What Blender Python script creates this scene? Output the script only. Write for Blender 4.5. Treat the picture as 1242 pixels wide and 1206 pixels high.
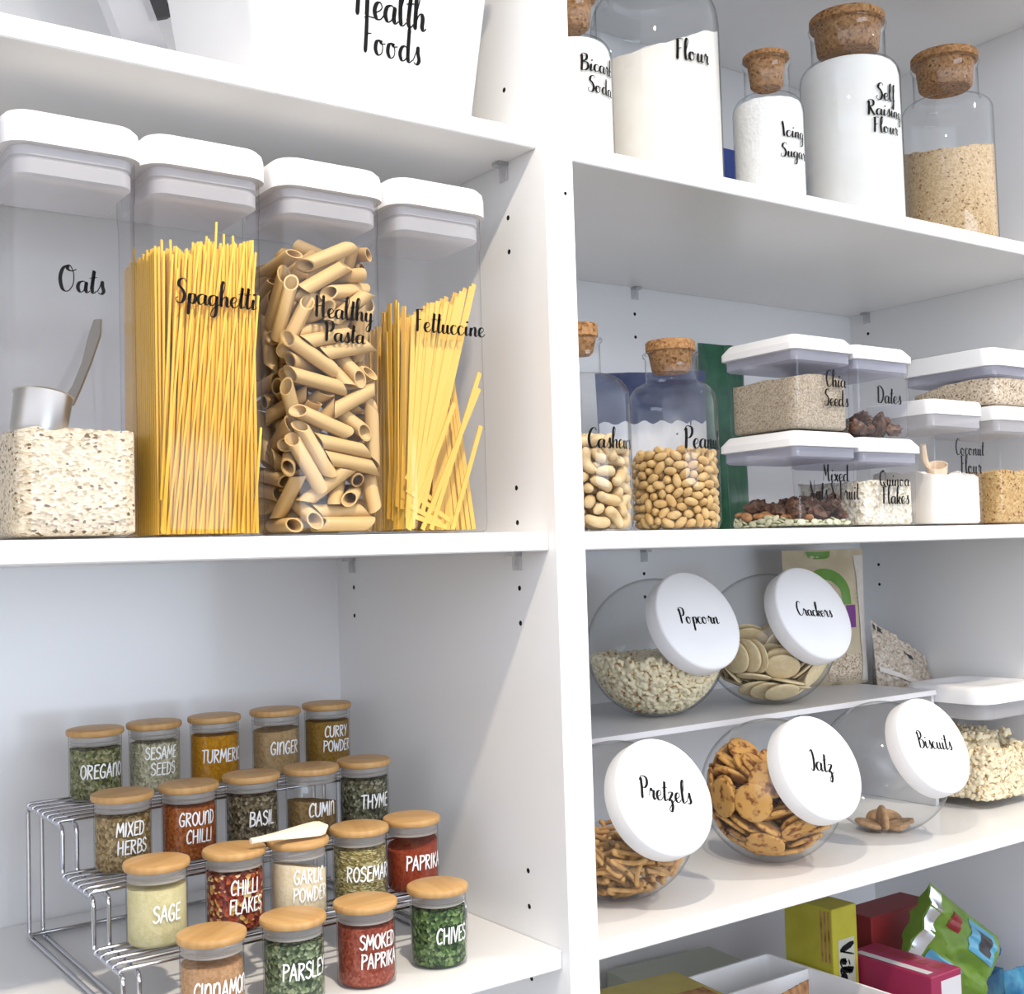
import bpy, bmesh, math, random
from mathutils import Vector, Matrix, noise
from math import sin, cos, pi, radians as R_

# ---------------------------------------------------------------- camera, world, lights
S = bpy.context.scene
for o in list(bpy.data.objects):
    bpy.data.objects.remove(o)
COL = S.collection
cam = bpy.data.objects.new('camera', bpy.data.cameras.new('camera'))
COL.objects.link(cam)
cam.data.sensor_fit = 'HORIZONTAL'
cam.data.sensor_width = 36.0
cam.data.lens = 36.0 * 1477.98 / 1242.0
cam.data.clip_start = 0.02
F = Vector((0.57881804, 0.81396481, 0.04930479)); RT = Vector((0.81544883, -0.5780196, -0.03060298)); UP = Vector((-0.00358939, -0.05791909, 0.99831483))
cam.matrix_world = Matrix(((RT.x, UP.x, -F.x, -0.71137), (RT.y, UP.y, -F.y, -0.90689), (RT.z, UP.z, -F.z, -0.02305), (0, 0, 0, 1)))
S.camera = cam
S.view_settings.view_transform = 'Standard'
S.view_settings.look = 'None'
S.view_settings.gamma = 1.0
S.view_settings.exposure = 0.48
S.view_settings.use_curve_mapping = False
S.cycles.max_bounces = 10
S.cycles.diffuse_bounces = 4
S.cycles.glossy_bounces = 4
S.cycles.transmission_bounces = 8
S.cycles.transparent_max_bounces = 40
S.cycles.caustics_reflective = False
S.cycles.caustics_refractive = False
S.cycles.sample_clamp_indirect = 6.0

world = bpy.data.worlds.new('room_light')
S.world = world
world.use_nodes = True
wt = world.node_tree
wt.nodes.clear()
wo = wt.nodes.new('ShaderNodeOutputWorld'); wb = wt.nodes.new('ShaderNodeBackground')
tc = wt.nodes.new('ShaderNodeTexCoord'); sx = wt.nodes.new('ShaderNodeSeparateXYZ'); wr = wt.nodes.new('ShaderNodeValToRGB')
ma = wt.nodes.new('ShaderNodeMath'); ma.operation = 'MULTIPLY_ADD'; ma.inputs[1].default_value = 0.5; ma.inputs[2].default_value = 0.5
wt.links.new(tc.outputs['Generated'], sx.inputs[0]); wt.links.new(sx.outputs['Z'], ma.inputs[0]); wt.links.new(ma.outputs[0], wr.inputs[0])
wt.links.new(wr.outputs[0], wb.inputs[0]); wt.links.new(wb.outputs[0], wo.inputs[0])
cr = wr.color_ramp
cr.elements[0].position = 0.42; cr.elements[0].color = (0.10, 0.10, 0.105, 1)
cr.elements[1].position = 0.58; cr.elements[1].color = (0.84, 0.88, 0.98, 1)
e2 = cr.elements.new(0.80); e2.color = (0.34, 0.35, 0.38, 1)
wb.inputs[1].default_value = WORLD_STRENGTH = 2.1

def area_light(name, loc, target, size, power, color, shape='DISK', size_y=None, spread=180):
    l = bpy.data.lights.new(name, 'AREA'); l.shape = shape; l.size = size
    if size_y: l.size_y = size_y
    l.spread = R_(spread); l.energy = power; l.color = color
    o = bpy.data.objects.new(name, l); COL.objects.link(o)
    o.location = loc
    o.rotation_euler = (Vector(target) - Vector(loc)).to_track_quat('-Z', 'Y').to_euler()
    return o
# two recessed ceiling downlights in front of the pantry and the window of the room behind the photographer
area_light('ceiling_downlight', (-0.34, -0.54, 0.88), (-0.34, -0.48, -0.5), 0.05, 8.0, (1.0, 0.875, 0.70), spread=150)
area_light('ceiling_downlight', (1.00, -0.62, 0.88), (1.00, -0.56, -0.5), 0.05, 6.5, (1.0, 0.875, 0.70), spread=150)
area_light('room_window', (0.25, -3.2, -0.30), (0.25, 0.0, -0.2), 1.9, 15.0, (0.70, 0.84, 1.0), 'RECTANGLE', 0.56)

# ---------------------------------------------------------------- materials
def mat(name, color=(.8, .8, .8), rough=.5, metal=0.0, coat=0.0, spec=.5):
    m = bpy.data.materials.new(name); m.use_nodes = True
    b = m.node_tree.nodes['Principled BSDF']
    b.inputs['Base Color'].default_value = (*color, 1); b.inputs['Roughness'].default_value = rough
    b.inputs['Metallic'].default_value = metal; b.inputs['Coat Weight'].default_value = coat
    b.inputs['Specular IOR Level'].default_value = spec
    return m
def N(m, kind, **kw):
    n = m.node_tree.nodes.new('ShaderNode' + kind)
    for k, v in kw.items():
        if k in n.inputs: n.inputs[k].default_value = v
        else: setattr(n, k, v)
    return n
def L(m, a, b): m.node_tree.links.new(a, b)
def ramp(m, src, stops):
    r = N(m, 'ValToRGB'); e = r.color_ramp.elements
    while len(e) < len(stops): e.new(0.5)
    for i, (p, c) in enumerate(stops):
        e[i].position = p; e[i].color = (*c, 1)
    L(m, src, r.inputs[0])
    return r
def coords(m, scale=(1, 1, 1), which='Object'):
    t = N(m, 'TexCoord'); mp = N(m, 'Mapping'); mp.inputs['Scale'].default_value = scale
    L(m, t.outputs[which], mp.inputs[0])
    return mp.outputs[0]
def bump(m, src, strength=.4, dist=.001):
    b = N(m, 'Bump'); b.inputs['Strength'].default_value = strength; b.inputs['Distance'].default_value = dist
    L(m, src, b.inputs['Height']); L(m, b.outputs[0], m.node_tree.nodes['Principled BSDF'].inputs['Normal'])
def base(m): return m.node_tree.nodes['Principled BSDF'].inputs['Base Color']
def speckle(name, stops, scale, rough=.8, bumpy=.6, stretch=(1, 1, 1), dist=.001, soft=False):
    """grains, flakes or leaves: every voronoi cell takes its own colour"""
    m = mat(name, stops[0][1], rough, spec=.25)
    v = N(m, 'TexVoronoi', Scale=scale); co = coords(m, stretch); L(m, co, v.inputs['Vector'])
    sp = N(m, 'SeparateColor'); L(m, v.outputs['Color'], sp.inputs[0])
    src = sp.outputs[0]
    if soft:
        nz = N(m, 'TexNoise', Scale=scale * .5, Detail=4.0); L(m, co, nz.inputs['Vector']); src = nz.outputs[0]
    r = ramp(m, src, stops)
    r.color_ramp.interpolation = 'LINEAR' if soft else 'CONSTANT'
    L(m, r.outputs[0], base(m)); bump(m, v.outputs['Distance'], bumpy, dist)
    return m
def glassy(name, tint=(.97, .98, .98), edge=(.60, .63, .65), rough=.015, power=1.0):
    """thin clear wall: light passes straight through, the rim is darker where the wall is seen edge-on, fresnel reflection on top"""
    m = bpy.data.materials.new(name); m.use_nodes = True; m.node_tree.nodes.clear()
    out = N(m, 'OutputMaterial'); mx = N(m, 'MixShader'); tr = N(m, 'BsdfTransparent'); gl = N(m, 'BsdfGlossy', Roughness=rough)
    lw = N(m, 'LayerWeight', Blend=.5)
    r = ramp(m, lw.outputs['Facing'], [(0.0, tint), (.70, tint), (.90, tuple(a * .6 + b * .4 for a, b in zip(tint, edge))), (1.0, edge)])
    L(m, r.outputs[0], tr.inputs[0])
    pw = N(m, 'Math', operation='POWER'); pw.inputs[1].default_value = 5.0      # Schlick reflectance, the same from either side of the wall
    ml = N(m, 'Math', operation='MULTIPLY_ADD'); ml.inputs[1].default_value = .7 * power; ml.inputs[2].default_value = .05 * power; ml.use_clamp = True
    L(m, lw.outputs['Facing'], pw.inputs[0]); L(m, pw.outputs[0], ml.inputs[0])
    L(m, ml.outputs[0], mx.inputs[0]); L(m, tr.outputs[0], mx.inputs[1]); L(m, gl.outputs[0], mx.inputs[2])
    L(m, mx.outputs[0], out.inputs[0])
    return m

def milky(name, color, clear, rough=.35):
    """cloudy plastic: part of the light scatters through it, part passes"""
    m = bpy.data.materials.new(name); m.use_nodes = True; m.node_tree.nodes.clear()
    out = N(m, 'OutputMaterial'); mx = N(m, 'MixShader'); tr = N(m, 'BsdfTransparent'); m2 = N(m, 'MixShader'); di = N(m, 'BsdfDiffuse'); tl = N(m, 'BsdfTranslucent'); m3 = N(m, 'MixShader'); gl = N(m, 'BsdfGlossy', Roughness=rough)
    di.inputs[0].default_value = (*color, 1); tl.inputs[0].default_value = (*color, 1); m2.inputs[0].default_value = .45; mx.inputs[0].default_value = 1 - clear; m3.inputs[0].default_value = .05
    L(m, di.outputs[0], m2.inputs[1]); L(m, tl.outputs[0], m2.inputs[2]); L(m, tr.outputs[0], mx.inputs[1]); L(m, m2.outputs[0], mx.inputs[2])
    L(m, mx.outputs[0], m3.inputs[1]); L(m, gl.outputs[0], m3.inputs[2]); L(m, m3.outputs[0], out.inputs[0])
    return m
M = {}
M['melamine'] = mat('white_melamine', (.82, .82, .82), .24, spec=.5)
M['back'] = mat('white_melamine_back', (.80, .80, .81), .17, spec=.5)
M['white'] = mat('white_plastic', (.86, .86, .87), .32)
M['white2'] = mat('white_plastic_side', (.84, .84, .85), .4)
M['riser'] = mat('pale_grey_board', (.66, .66, .68), .35)
M['glass'] = glassy('clear_glass')
M['glass_thick'] = glassy('jar_glass', (.97, .978, .978), (.30, .33, .34), .02, .9)
M['acrylic'] = glassy('clear_acrylic', (.968, .968, .975), (.42, .43, .48), .085, .62)
M['collar'] = milky('frosted_collar', (.70, .71, .84), .50)
M['collar_w'] = milky('milky_collar', (.86, .86, .90), .52)
M['pin'] = milky('clear_pin', (.80, .80, .82), .60)
M['ink'] = mat('black_vinyl', (.006, .006, .007), .6, spec=.1)
M['inkw'] = mat('white_vinyl', (.88, .88, .86), .5)
M['silicone'] = milky('clear_silicone', (.74, .71, .68), .45)
M['chrome'] = mat('chrome', (.56, .56, .59), .10, 1.0)
M['steel'] = mat('brushed_steel', (.46, .44, .41), .32, 1.0)
M['chipboard_shade'] = mat('chipboard_hole_shade', (.03, .024, .018), .9)  # chipboard core of the drilled holes, with their inner shade painted in as near-black
M['dark'] = mat('dark_card', (.03, .03, .035), .5)
def wood(name, a, b, rough=.42):
    m = mat(name, a, rough)
    co = coords(m, (18, 160, 18)); nz = N(m, 'TexNoise', Scale=1.0, Detail=3.0); L(m, co, nz.inputs['Vector'])
    r = ramp(m, nz.outputs[0], [(.35, a), (.65, b)]); L(m, r.outputs[0], base(m))
    return m
M['bamboo'] = wood('bamboo', (.48, .265, .09), (.57, .34, .13))
M['pale_wood'] = wood('pale_beech', (.82, .66, .48), (.88, .74, .58), .5)
m = mat('cork', (.50, .28, .13), .85, spec=.2)
v = N(m, 'TexVoronoi', Scale=330.0); L(m, coords(m), v.inputs['Vector']); sp_ = N(m, 'SeparateColor'); L(m, v.outputs['Color'], sp_.inputs[0])
L(m, ramp(m, sp_.outputs[0], [(0, (.12, .05, .02)), (.12, (.25, .125, .05)), (.5, (.33, .175, .075)), (.8, (.40, .22, .10))]).outputs[0], base(m)); bump(m, v.outputs['Distance'], .5, .001)
M['cork'] = m
# foods
M['oats'] = speckle('rolled_oats', [(0, (.16, .10, .05)), (.045, (.44, .35, .23)), (.20, (.62, .52, .37)), (.55, (.68, .59, .44)), (.8, (.74, .66, .52))], 330, stretch=(1, 1, 1.7), bumpy=.45, dist=.001)
M['spaghetti'] = mat('spaghetti', (.80, .47, .045), .42)
M['fettuccine'] = mat('fettuccine', (.74, .45, .075), .42)
M['penne'] = mat('wholemeal_penne', (.56, .37, .15), .5)
M['flour'] = speckle('flour', [(.3, (.83, .78, .70)), (.7, (.88, .84, .78))], 60, rough=.95, bumpy=.12, soft=True)
M['flour_w'] = speckle('white_flour', [(.3, (.84, .82, .78)), (.7, (.88, .87, .84))], 60, rough=.95, bumpy=.12, soft=True)
M['icing'] = speckle('icing_sugar', [(.3, (.84, .83, .82)), (.7, (.90, .90, .89))], 240, rough=.95, bumpy=.5, dist=.0015, soft=True)
M['meal'] = speckle('seed_meal', [(0, (.26, .14, .06)), (.05, (.50, .34, .18)), (.35, (.57, .41, .235)), (.7, (.62, .47, .29))], 420, bumpy=.5)
M['chia'] = speckle('chia_seeds', [(0, (.26, .21, .15)), (.14, (.36, .30, .22)), (.4, (.43, .36, .27)), (.75, (.50, .43, .33))], 640, bumpy=.5)
M['grain'] = speckle('pale_grain', [(0, (.24, .17, .11)), (.10, (.46, .37, .26)), (.4, (.58, .48, .36)), (.75, (.68, .59, .46))], 480, bumpy=.5)
M['quinoa'] = speckle('quinoa_flakes', [(0, (.52, .45, .33)), (.15, (.72, .66, .53)), (.5, (.80, .75, .63)), (.8, (.86, .82, .72))], 230, bumpy=.9, dist=.002)
M['sugar'] = speckle('brown_sugar', [(0, (.22, .10, .03)), (.06, (.46, .28, .10)), (.4, (.55, .36, .15)), (.75, (.62, .43, .20))], 380, bumpy=.5)
HERB = {
 'oregano': [(0, (.07, .075, .03)), (.25, (.15, .16, .06)), (.55, (.23, .23, .10)), (.85, (.36, .34, .19))],
 'sesame': [(0, (.34, .31, .19)), (.3, (.44, .42, .27)), (.6, (.54, .51, .35)), (.85, (.62, .58, .42))],
 'turmeric': [(0, (.40, .17, .005)), (.5, (.50, .23, .01))],
 'ginger': [(0, (.36, .24, .11)), (.5, (.44, .30, .15))],
 'curry': [(0, (.24, .13, .02)), (.5, (.30, .17, .03))],
 'mixed': [(0, (.16, .10, .035)), (.3, (.26, .17, .06)), (.6, (.36, .25, .11)), (.85, (.44, .33, .17))],
 'chilli': [(0, (.24, .055, .012)), (.4, (.33, .09, .02)), (.8, (.40, .13, .03))],
 'basil': [(0, (.05, .04, .022)), (.35, (.12, .095, .05)), (.65, (.20, .16, .09)), (.88, (.32, .27, .18))],
 'cumin': [(0, (.20, .12, .045)), (.5, (.28, .18, .07))],
 'thyme': [(0, (.05, .05, .028)), (.35, (.11, .11, .06)), (.65, (.19, .18, .11)), (.88, (.32, .30, .21))],
 'sage': [(.3, (.60, .53, .27)), (.7, (.68, .61, .35))],
 'flakes': [(0, (.13, .012, .008)), (.45, (.30, .045, .02)), (.7, (.42, .09, .03)), (.84, (.62, .36, .10)), (.93, (.70, .52, .25))],
 'garlic': [(.3, (.80, .66, .42)), (.7, (.86, .74, .52))],
 'rosemary': [(0, (.20, .16, .055)), (.3, (.34, .28, .10)), (.6, (.48, .41, .18)), (.85, (.60, .54, .30))],
 'paprika': [(0, (.25, .034, .012)), (.5, (.30, .048, .016))],
 'cinnamon': [(0, (.42, .23, .11)), (.5, (.50, .29, .15))],
 'parsley': [(0, (.035, .055, .028)), (.3, (.09, .13, .065)), (.6, (.17, .22, .11)), (.85, (.30, .34, .20))],
 'smoked': [(0, (.22, .036, .02)), (.4, (.28, .055, .03)), (.8, (.35, .09, .05))],
 'chives': [(0, (.015, .038, .012)), (.3, (.045, .10, .025)), (.6, (.095, .17, .05)), (.85, (.20, .29, .11))]}
POWDER = {'turmeric', 'ginger', 'curry', 'chilli', 'cumin', 'sage', 'garlic', 'paprika', 'cinnamon', 'smoked'}
for k, st in HERB.items():
    if k in POWDER: M[k] = speckle('ground_' + k, st, 420, rough=.95, bumpy=.25, soft=k in ('sage', 'garlic'))
    else: M[k] = speckle('dried_' + k, st, {'flakes': 300, 'sesame': 420, 'rosemary': 330}.get(k, 360), bumpy=.9, dist=.002, stretch=(1, 1, 2.2) if k == 'rosemary' else (1, 1, 1))
def food(name, a, b, scale, lo=.4, hi=.65, rough=.6, bumpy=.3, dist=.001):
    m = mat(name, a, rough, spec=.3)
    nz = N(m, 'TexNoise', Scale=scale, Detail=3.0); L(m, coords(m), nz.inputs['Vector'])
    L(m, ramp(m, nz.outputs[0], [(lo, a), (hi, b)]).outputs[0], base(m)); bump(m, nz.outputs[0], bumpy, dist)
    return m
M['popcorn'] = food('popcorn', (.84, .75, .52), (.38, .18, .045), 170, .57, .66)
M['cracker'] = food('plain_cracker', (.80, .64, .37), (.86, .72, .46), 120)
M['jatz'] = food('toasted_cracker', (.60, .33, .095), (.20, .055, .012), 110, .50, .64)
M['pretzel'] = food('pretzel', (.58, .34, .12), (.40, .20, .06), 90)
M['cashew'] = food('cashew', (.70, .54, .32), (.60, .42, .20), 60)
M['peanut'] = food('peanut', (.64, .45, .21), (.54, .33, .12), 70)
M['date'] = food('date', (.055, .028, .018), (.16, .075, .04), 130, rough=.4, bumpy=.7, dist=.003)
M['almond'] = food('almond', (.36, .16, .06), (.50, .27, .12), 140)
M['pepita'] = food('pumpkin_seed', (.48, .50, .32), (.66, .66, .50), 120)
M['biscuit'] = food('biscuit', (.36, .20, .09), (.50, .31, .16), 110)
# ---------------------------------------------------------------- mesh helpers
class MB:
    def __init__(s): s.v = []; s.f = []
    def add(s, vs, fs):
        b = len(s.v); s.v += [tuple(v) for v in vs]; s.f += [[b + i for i in f] for f in fs]; return s
    def box(s, x0, x1, y0, y1, z0, z1):
        return s.add([(x, y, z) for z in (z0, z1) for y in (y0, y1) for x in (x0, x1)],
                     [(0, 2, 3, 1), (4, 5, 7, 6), (0, 1, 5, 4), (2, 6, 7, 3), (0, 4, 6, 2), (1, 3, 7, 5)])
    def loft(s, rings, cap0=True, cap1=True):
        n = len(rings[0]); b = len(s.v)
        for r in rings: s.v += [tuple(p) for p in r]
        for k in range(len(rings) - 1):
            for i in range(n):
                j = (i + 1) % n
                s.f.append([b + k * n + i, b + k * n + j, b + (k + 1) * n + j, b + (k + 1) * n + i])
        if cap0: s.f.append([b + i for i in range(n)][::-1])
        if cap1: s.f.append([b + (len(rings) - 1) * n + i for i in range(n)])
        return s
    def lathe(s, prof, n=40, cap0=True, cap1=True, c=(0, 0)):
        return s.loft([[(c[0] + r * cos(2 * pi * i / n), c[1] + r * sin(2 * pi * i / n), z) for i in range(n)] for r, z in prof], cap0, cap1)
    def tube(s, pts, r, n=8, closed=False):
        P = [Vector(p) for p in pts]; k = len(P); rings = []; up = None
        for i, p in enumerate(P):
            if closed: t = (P[(i + 1) % k] - P[i - 1])
            else: t = P[min(i + 1, k - 1)] - P[max(i - 1, 0)]
            t.normalize()
            if up is None:
                up = t.orthogonal().normalized()
            up = (up - t * up.dot(t)).normalized(); w = t.cross(up)
            rr = r(i / max(k - 1, 1)) if callable(r) else r
            rings.append([p + (up * cos(2 * pi * a / n) + w * sin(2 * pi * a / n)) * rr for a in range(n)])
        if closed: rings.append(rings[0]); return s.loft(rings, False, False)
        return s.loft(rings)
    def mesh(s, name, m, smooth=35):
        me = bpy.data.meshes.new(name); me.from_pydata(s.v, [], s.f); me.update()
        bm = bmesh.new(); bm.from_mesh(me); bmesh.ops.recalc_face_normals(bm, faces=bm.faces); bm.to_mesh(me); bm.free()
        if m: me.materials.append(m)
        if smooth:
            me.shade_smooth(); me.set_sharp_from_angle(angle=R_(smooth))
        return me
    def build(s, name, m, parent=None, loc=(0, 0, 0), rot=(0, 0, 0), smooth=35):
        o = bpy.data.objects.new(name, s.mesh(name, m, smooth)); COL.objects.link(o)
        o.parent = parent; o.location = loc; o.rotation_euler = rot
        return o
def tag(o, label, cat, group=None, kind=None):
    o['label'] = label; o['category'] = cat
    if group: o['group'] = group
    if kind: o['kind'] = kind
    return o
def thing(name, label, cat, loc=(0, 0, 0), rz=0.0, group=None, rot=None):
    o = bpy.data.objects.new(name, None); COL.objects.link(o); o.empty_display_size = .02
    o.location = loc; o.rotation_euler = rot or (0, 0, rz)
    return tag(o, label, cat, group)
def rsq(hx, hy, r, z, n=6, cx=0, cy=0):
    """rounded rectangle ring at height z"""
    out = []
    for k, (sx_, sy_) in enumerate(((1, 1), (-1, 1), (-1, -1), (1, -1))):
        for i in range(n + 1):
            a = pi / 2 * k + pi / 2 * i / n
            out.append((cx + sx_ * (hx - r) + r * cos(a), cy + sy_ * (hy - r) + r * sin(a), z))
    return out
def polar(hx, hy=None, p=None):
    """outline radius by angle: circle, or rounded square when p is given"""
    if p is None: return lambda a: hx
    return lambda a: 1.0 / ((abs(cos(a)) / hx) ** p + (abs(sin(a)) / (hy or hx)) ** p) ** (1 / p)
def fill(name, m, out, z0, hf, loc, label, cat, kind='stuff', nt=64, nr=12, foot=.9):
    """a settled heap inside a container: outline out(angle), top surface hf(x, y)"""
    b = MB(); ring = lambda k, z: [(out(2 * pi * i / nt) * k * cos(2 * pi * i / nt), out(2 * pi * i / nt) * k * sin(2 * pi * i / nt), z) for i in range(nt)]
    rings = [ring(foot, z0), ring(1, z0 + .003)]
    top = ring(1, 0)
    for f in (.25, .5, .75): rings.append([(x, y, z0 + .003 + (hf(x, y) - z0 - .003) * f) for x, y, _ in top])
    for k in range(nr):
        q = 1 - k / nr
        rings.append([(x * q, y * q, hf(x * q, y * q)) for x, y, _ in top])
    b.loft(rings)
    return tag(b.build(name, m, None, loc, smooth=60), label, cat, None, kind)
def nz(x, y, s, seed=0.0): return noise.noise(Vector((x * s + seed, y * s - seed, seed * 1.7)))

# ---------------------------------------------------------------- lettering: brush strokes laid as thin vinyl ribbons
SCRIPT = {
'a': (50, '38,38 28,43 12,36 6,18 14,3 26,6 36,22 41,42;41,42 37,14 43,2 54,10'), 'b': (42, '4,20 18,50 26,85 20,100 13,85 10,50 10,12 16,2 28,6 34,22 30,38 20,40 12,28'),
'c': (38, '34,34 28,42 14,38 6,20 14,3 28,4 40,16'), 'd': (54, '38,36 26,43 12,36 6,18 14,3 26,6 36,24 44,100;44,100 38,20 44,2 56,10'),
'e': (38, '6,16 22,22 32,32 26,43 13,38 6,20 14,3 28,4 40,16'), 'f': (32, '2,20 20,50 32,90 26,102 18,85 16,40 14,-20 8,-42 2,-30 14,-2 32,14'),
'g': (50, '38,38 28,43 12,36 6,18 14,3 26,6 36,22 41,42;41,42 38,10 34,-28 22,-44 10,-36 20,-14 38,0 54,10'), 'h': (48, '4,20 18,55 28,90 22,102 14,85 10,40 8,0;8,4 18,32 30,42 36,32 34,10 40,2 50,10'),
'i': (28, '4,14 14,42 10,12 16,2 30,12;19,66 21,58'), 'k': (42, '4,20 18,55 28,90 22,102 14,85 10,40 8,0;10,20 26,40 34,36 26,24 12,20;20,22 30,4 44,6'),
'l': (28, '4,20 20,60 28,92 22,102 14,85 10,40 12,8 20,2 32,12'), 'n': (50, '4,14 12,40 9,20 8,0;9,8 20,34 32,42 36,30 34,10 40,2 52,10'),
'o': (49, '24,42 10,36 6,16 16,2 30,8 34,26 26,42 30,34 46,36'), 'p': (44, '4,16 14,42 10,0 6,-42;10,10 22,38 36,38 38,18 28,3 14,8'),
'r': (42, '4,14 12,44 18,48 22,38 32,40 28,14 34,2 42,10'), 's': (36, '4,8 16,30 24,50 26,30 30,12 20,1 8,6'), 't': (28, '4,16 20,60 22,86 16,50 12,14 18,2 30,12;2,56 34,62'),
'u': (48, '4,14 12,42 8,14 16,2 28,12 36,42;36,42 33,12 40,2 50,10'), 'w': (60, '4,14 12,42 10,12 18,2 28,16 32,42;32,42 30,12 38,2 48,16 52,42 62,36'),
'x': (42, '4,36 12,42 24,20 34,2 42,8;36,42 22,20 6,2'), 'y': (46, '4,14 12,42 8,14 16,2 28,12 36,42;36,42 32,0 26,-34 14,-44 8,-32 24,-8 48,10'), 'z': (42, '4,34 16,42 32,38 8,4 22,8 26,-20 16,-42 6,-32 24,-8 44,10'),
'O': (68, '40,96 18,84 6,48 14,8 36,2 56,30 58,70 44,96 34,84 50,76 70,84'), 'S': (50, '52,84 42,98 24,92 18,72 34,54 42,30 30,4 10,4 4,18 14,24'), 'H': (62, '13,98 11,50 8,0;4,46 28,52 46,52;47,100 43,50 41,0'),
'P': (48, '14,92 14,50 10,0;2,78 18,98 44,92 46,66 30,48 14,52'), 'F': (44, '15,98 13,50 10,0;4,92 20,97 44,97;12,51 34,55'), 'B': (54, '14,92 14,50 10,0;2,80 20,98 42,90 40,66 18,52;18,52 46,44 48,18 30,2 8,4'),
'I': (30, '2,84 8,98 14,60 16,20 20,4'), 'R': (58, '14,92 14,50 10,0;2,78 18,98 42,92 42,66 16,52;20,52 34,24 48,2 60,10'), 'C': (52, '50,84 40,98 20,88 6,50 14,8 34,2 54,20'),
'M': (64, '4,4 10,50 14,98;14,98 28,30;28,30 48,100;48,100 46,40 50,4 62,10'), 'N': (60, '8,0 12,50 12,98;12,98 36,4;36,4 44,60 50,100'), 'D': (62, '14,92 12,50 10,2;2,84 24,98 52,76 54,36 34,4 8,2'),
'Q': (66, '40,96 18,84 6,48 14,8 36,2 56,30 58,70 44,96 34,84;34,26 50,2 66,-4'), 'J': (34, '6,84 20,96 28,60 22,10 10,-4 2,8'), '&': (62, '50,30 34,4 12,4 8,24 34,56 38,80 26,92 16,78 24,50 56,2'), ' ': (26, ''),
'V': (50, '4,98 22,2;22,2 46,98'), 'W': (66, '4,98 16,2;16,2 30,70;30,70 44,2;44,2 60,98')}
CAPS = {'A': (52, '4,0 26,100;26,100 46,2;10,36 42,38'), 'B': (48, '8,0 10,98;10,98 36,92 36,66 12,54;12,54 42,44 40,12 8,0'), 'C': (46, '42,84 30,98 12,76 6,40 16,4 40,12'), 'D': (50, '8,0 10,98;2,98 34,84 44,48 30,10 4,0'),
'E': (44, '40,96 10,94;10,94 8,2;8,2 40,4;8,52 34,54'), 'F': (42, '40,96 10,94;10,94 8,0;8,50 34,54'), 'G': (50, '42,84 28,98 10,72 6,36 18,4 38,8 42,42;42,42 24,42'), 'H': (52, '8,0 8,98;42,0 42,98;8,48 42,52'), 'I': (20, '8,0 10,98'),
'K': (48, '8,0 8,98;42,98 10,46;14,52 44,0'), 'L': (42, '8,98 6,4;6,4 38,2'), 'M': (62, '4,0 12,98;12,98 30,30;30,30 50,98;50,98 56,0'), 'N': (52, '6,0 8,98;8,98 40,2;40,2 44,98'), 'n': (52, '8,92 8,0;8,56 16,84 28,95 39,84 42,50 42,0'),
'O': (52, '26,98 8,74 8,28 26,2 44,28 44,74 26,98'), 'P': (46, '8,0 10,98;4,96 36,92 40,66 12,48'), 'R': (50, '8,0 10,98;4,96 36,90 36,66 12,50;14,50 42,0'), 'S': (46, '40,84 26,98 8,82 14,60 36,44 40,20 22,2 4,14'),
'T': (46, '2,94 44,98;22,96 20,0'), 'U': (50, '6,98 6,24 22,2 40,24 42,98'), 'V': (46, '4,98 22,2;22,2 42,98'), 'W': (62, '4,98 16,2;16,2 30,70;30,70 44,2;44,2 58,98'), 'X': (48, '6,98 42,0;42,98 4,0'), 'Y': (46, '4,98 24,50;44,98 18,0'), ' ': (30, '')}
def spline(P, k=5):
    if len(P) < 3: return [(P[0][0] + (P[1][0] - P[0][0]) * i / 4, P[0][1] + (P[1][1] - P[0][1]) * i / 4) for i in range(5)]
    out = []
    for i in range(len(P) - 1):
        a, b, c, d = P[max(i - 1, 0)], P[i], P[i + 1], P[min(i + 2, len(P) - 1)]
        for j in range(k):
            t = j / k
            out.append(tuple(.5 * (2 * b[q] + (c[q] - a[q]) * t + (2 * a[q] - 5 * b[q] + 4 * c[q] - d[q]) * t * t + (3 * b[q] - a[q] - 3 * c[q] + d[q]) * t ** 3) for q in (0, 1)))
    return out + [P[-1]]
def letters(b, text, fn, width=None, cap=None, u0=0.0, v0=0.0, font=SCRIPT, slant=.0, tall=1.0, thick=1.0, align='C'):
    """strokes of one line of text, centred on u0 with its baseline at v0; fn(u, v) maps metres on the surface to 3-D"""
    strokes = []; x = 0
    for ch in text:
        adv, g = font[ch]
        for st in g.split(';'):
            if st: strokes.append([(x + float(p.split(',')[0]), float(p.split(',')[1])) for p in st.split()])
        x += adv
    sc = width / x if width else cap / 100.0
    off = {'C': -x * sc / 2, 'L': 0.0}[align]
    hand = font is CAPS
    for st in strokes:
        P = [(u + slant * v, v * tall) for u, v in spline(st)]
        L_, R2 = [], []
        for i, (u, v) in enumerate(P):
            a, c = P[max(i - 1, 0)], P[min(i + 1, len(P) - 1)]
            tx, ty = c[0] - a[0], c[1] - a[1]; l = math.hypot(tx, ty) or 1; tx, ty = tx / l, ty / l
            w = (11.5 if hand else 4.2 + 10.5 * max(0, -ty) ** 1.4) * thick
            e = min(i, len(P) - 1 - i)
            if e == 0: w *= .45 if not hand else .7
            ext = (-w * .4 if i == 0 else w * .4 if i == len(P) - 1 else 0) if hand else 0
            u, v = u + tx * ext, v + ty * ext
            L_.append((u - ty * w / 2, v + tx * w / 2)); R2.append((u + ty * w / 2, v - tx * w / 2))
        n = len(P)
        b.add([fn(u0 + off + u * sc, v0 + v * sc) for u, v in L_ + R2], [(i, n + i, n + i + 1, i + 1) for i in range(n - 1)])
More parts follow.
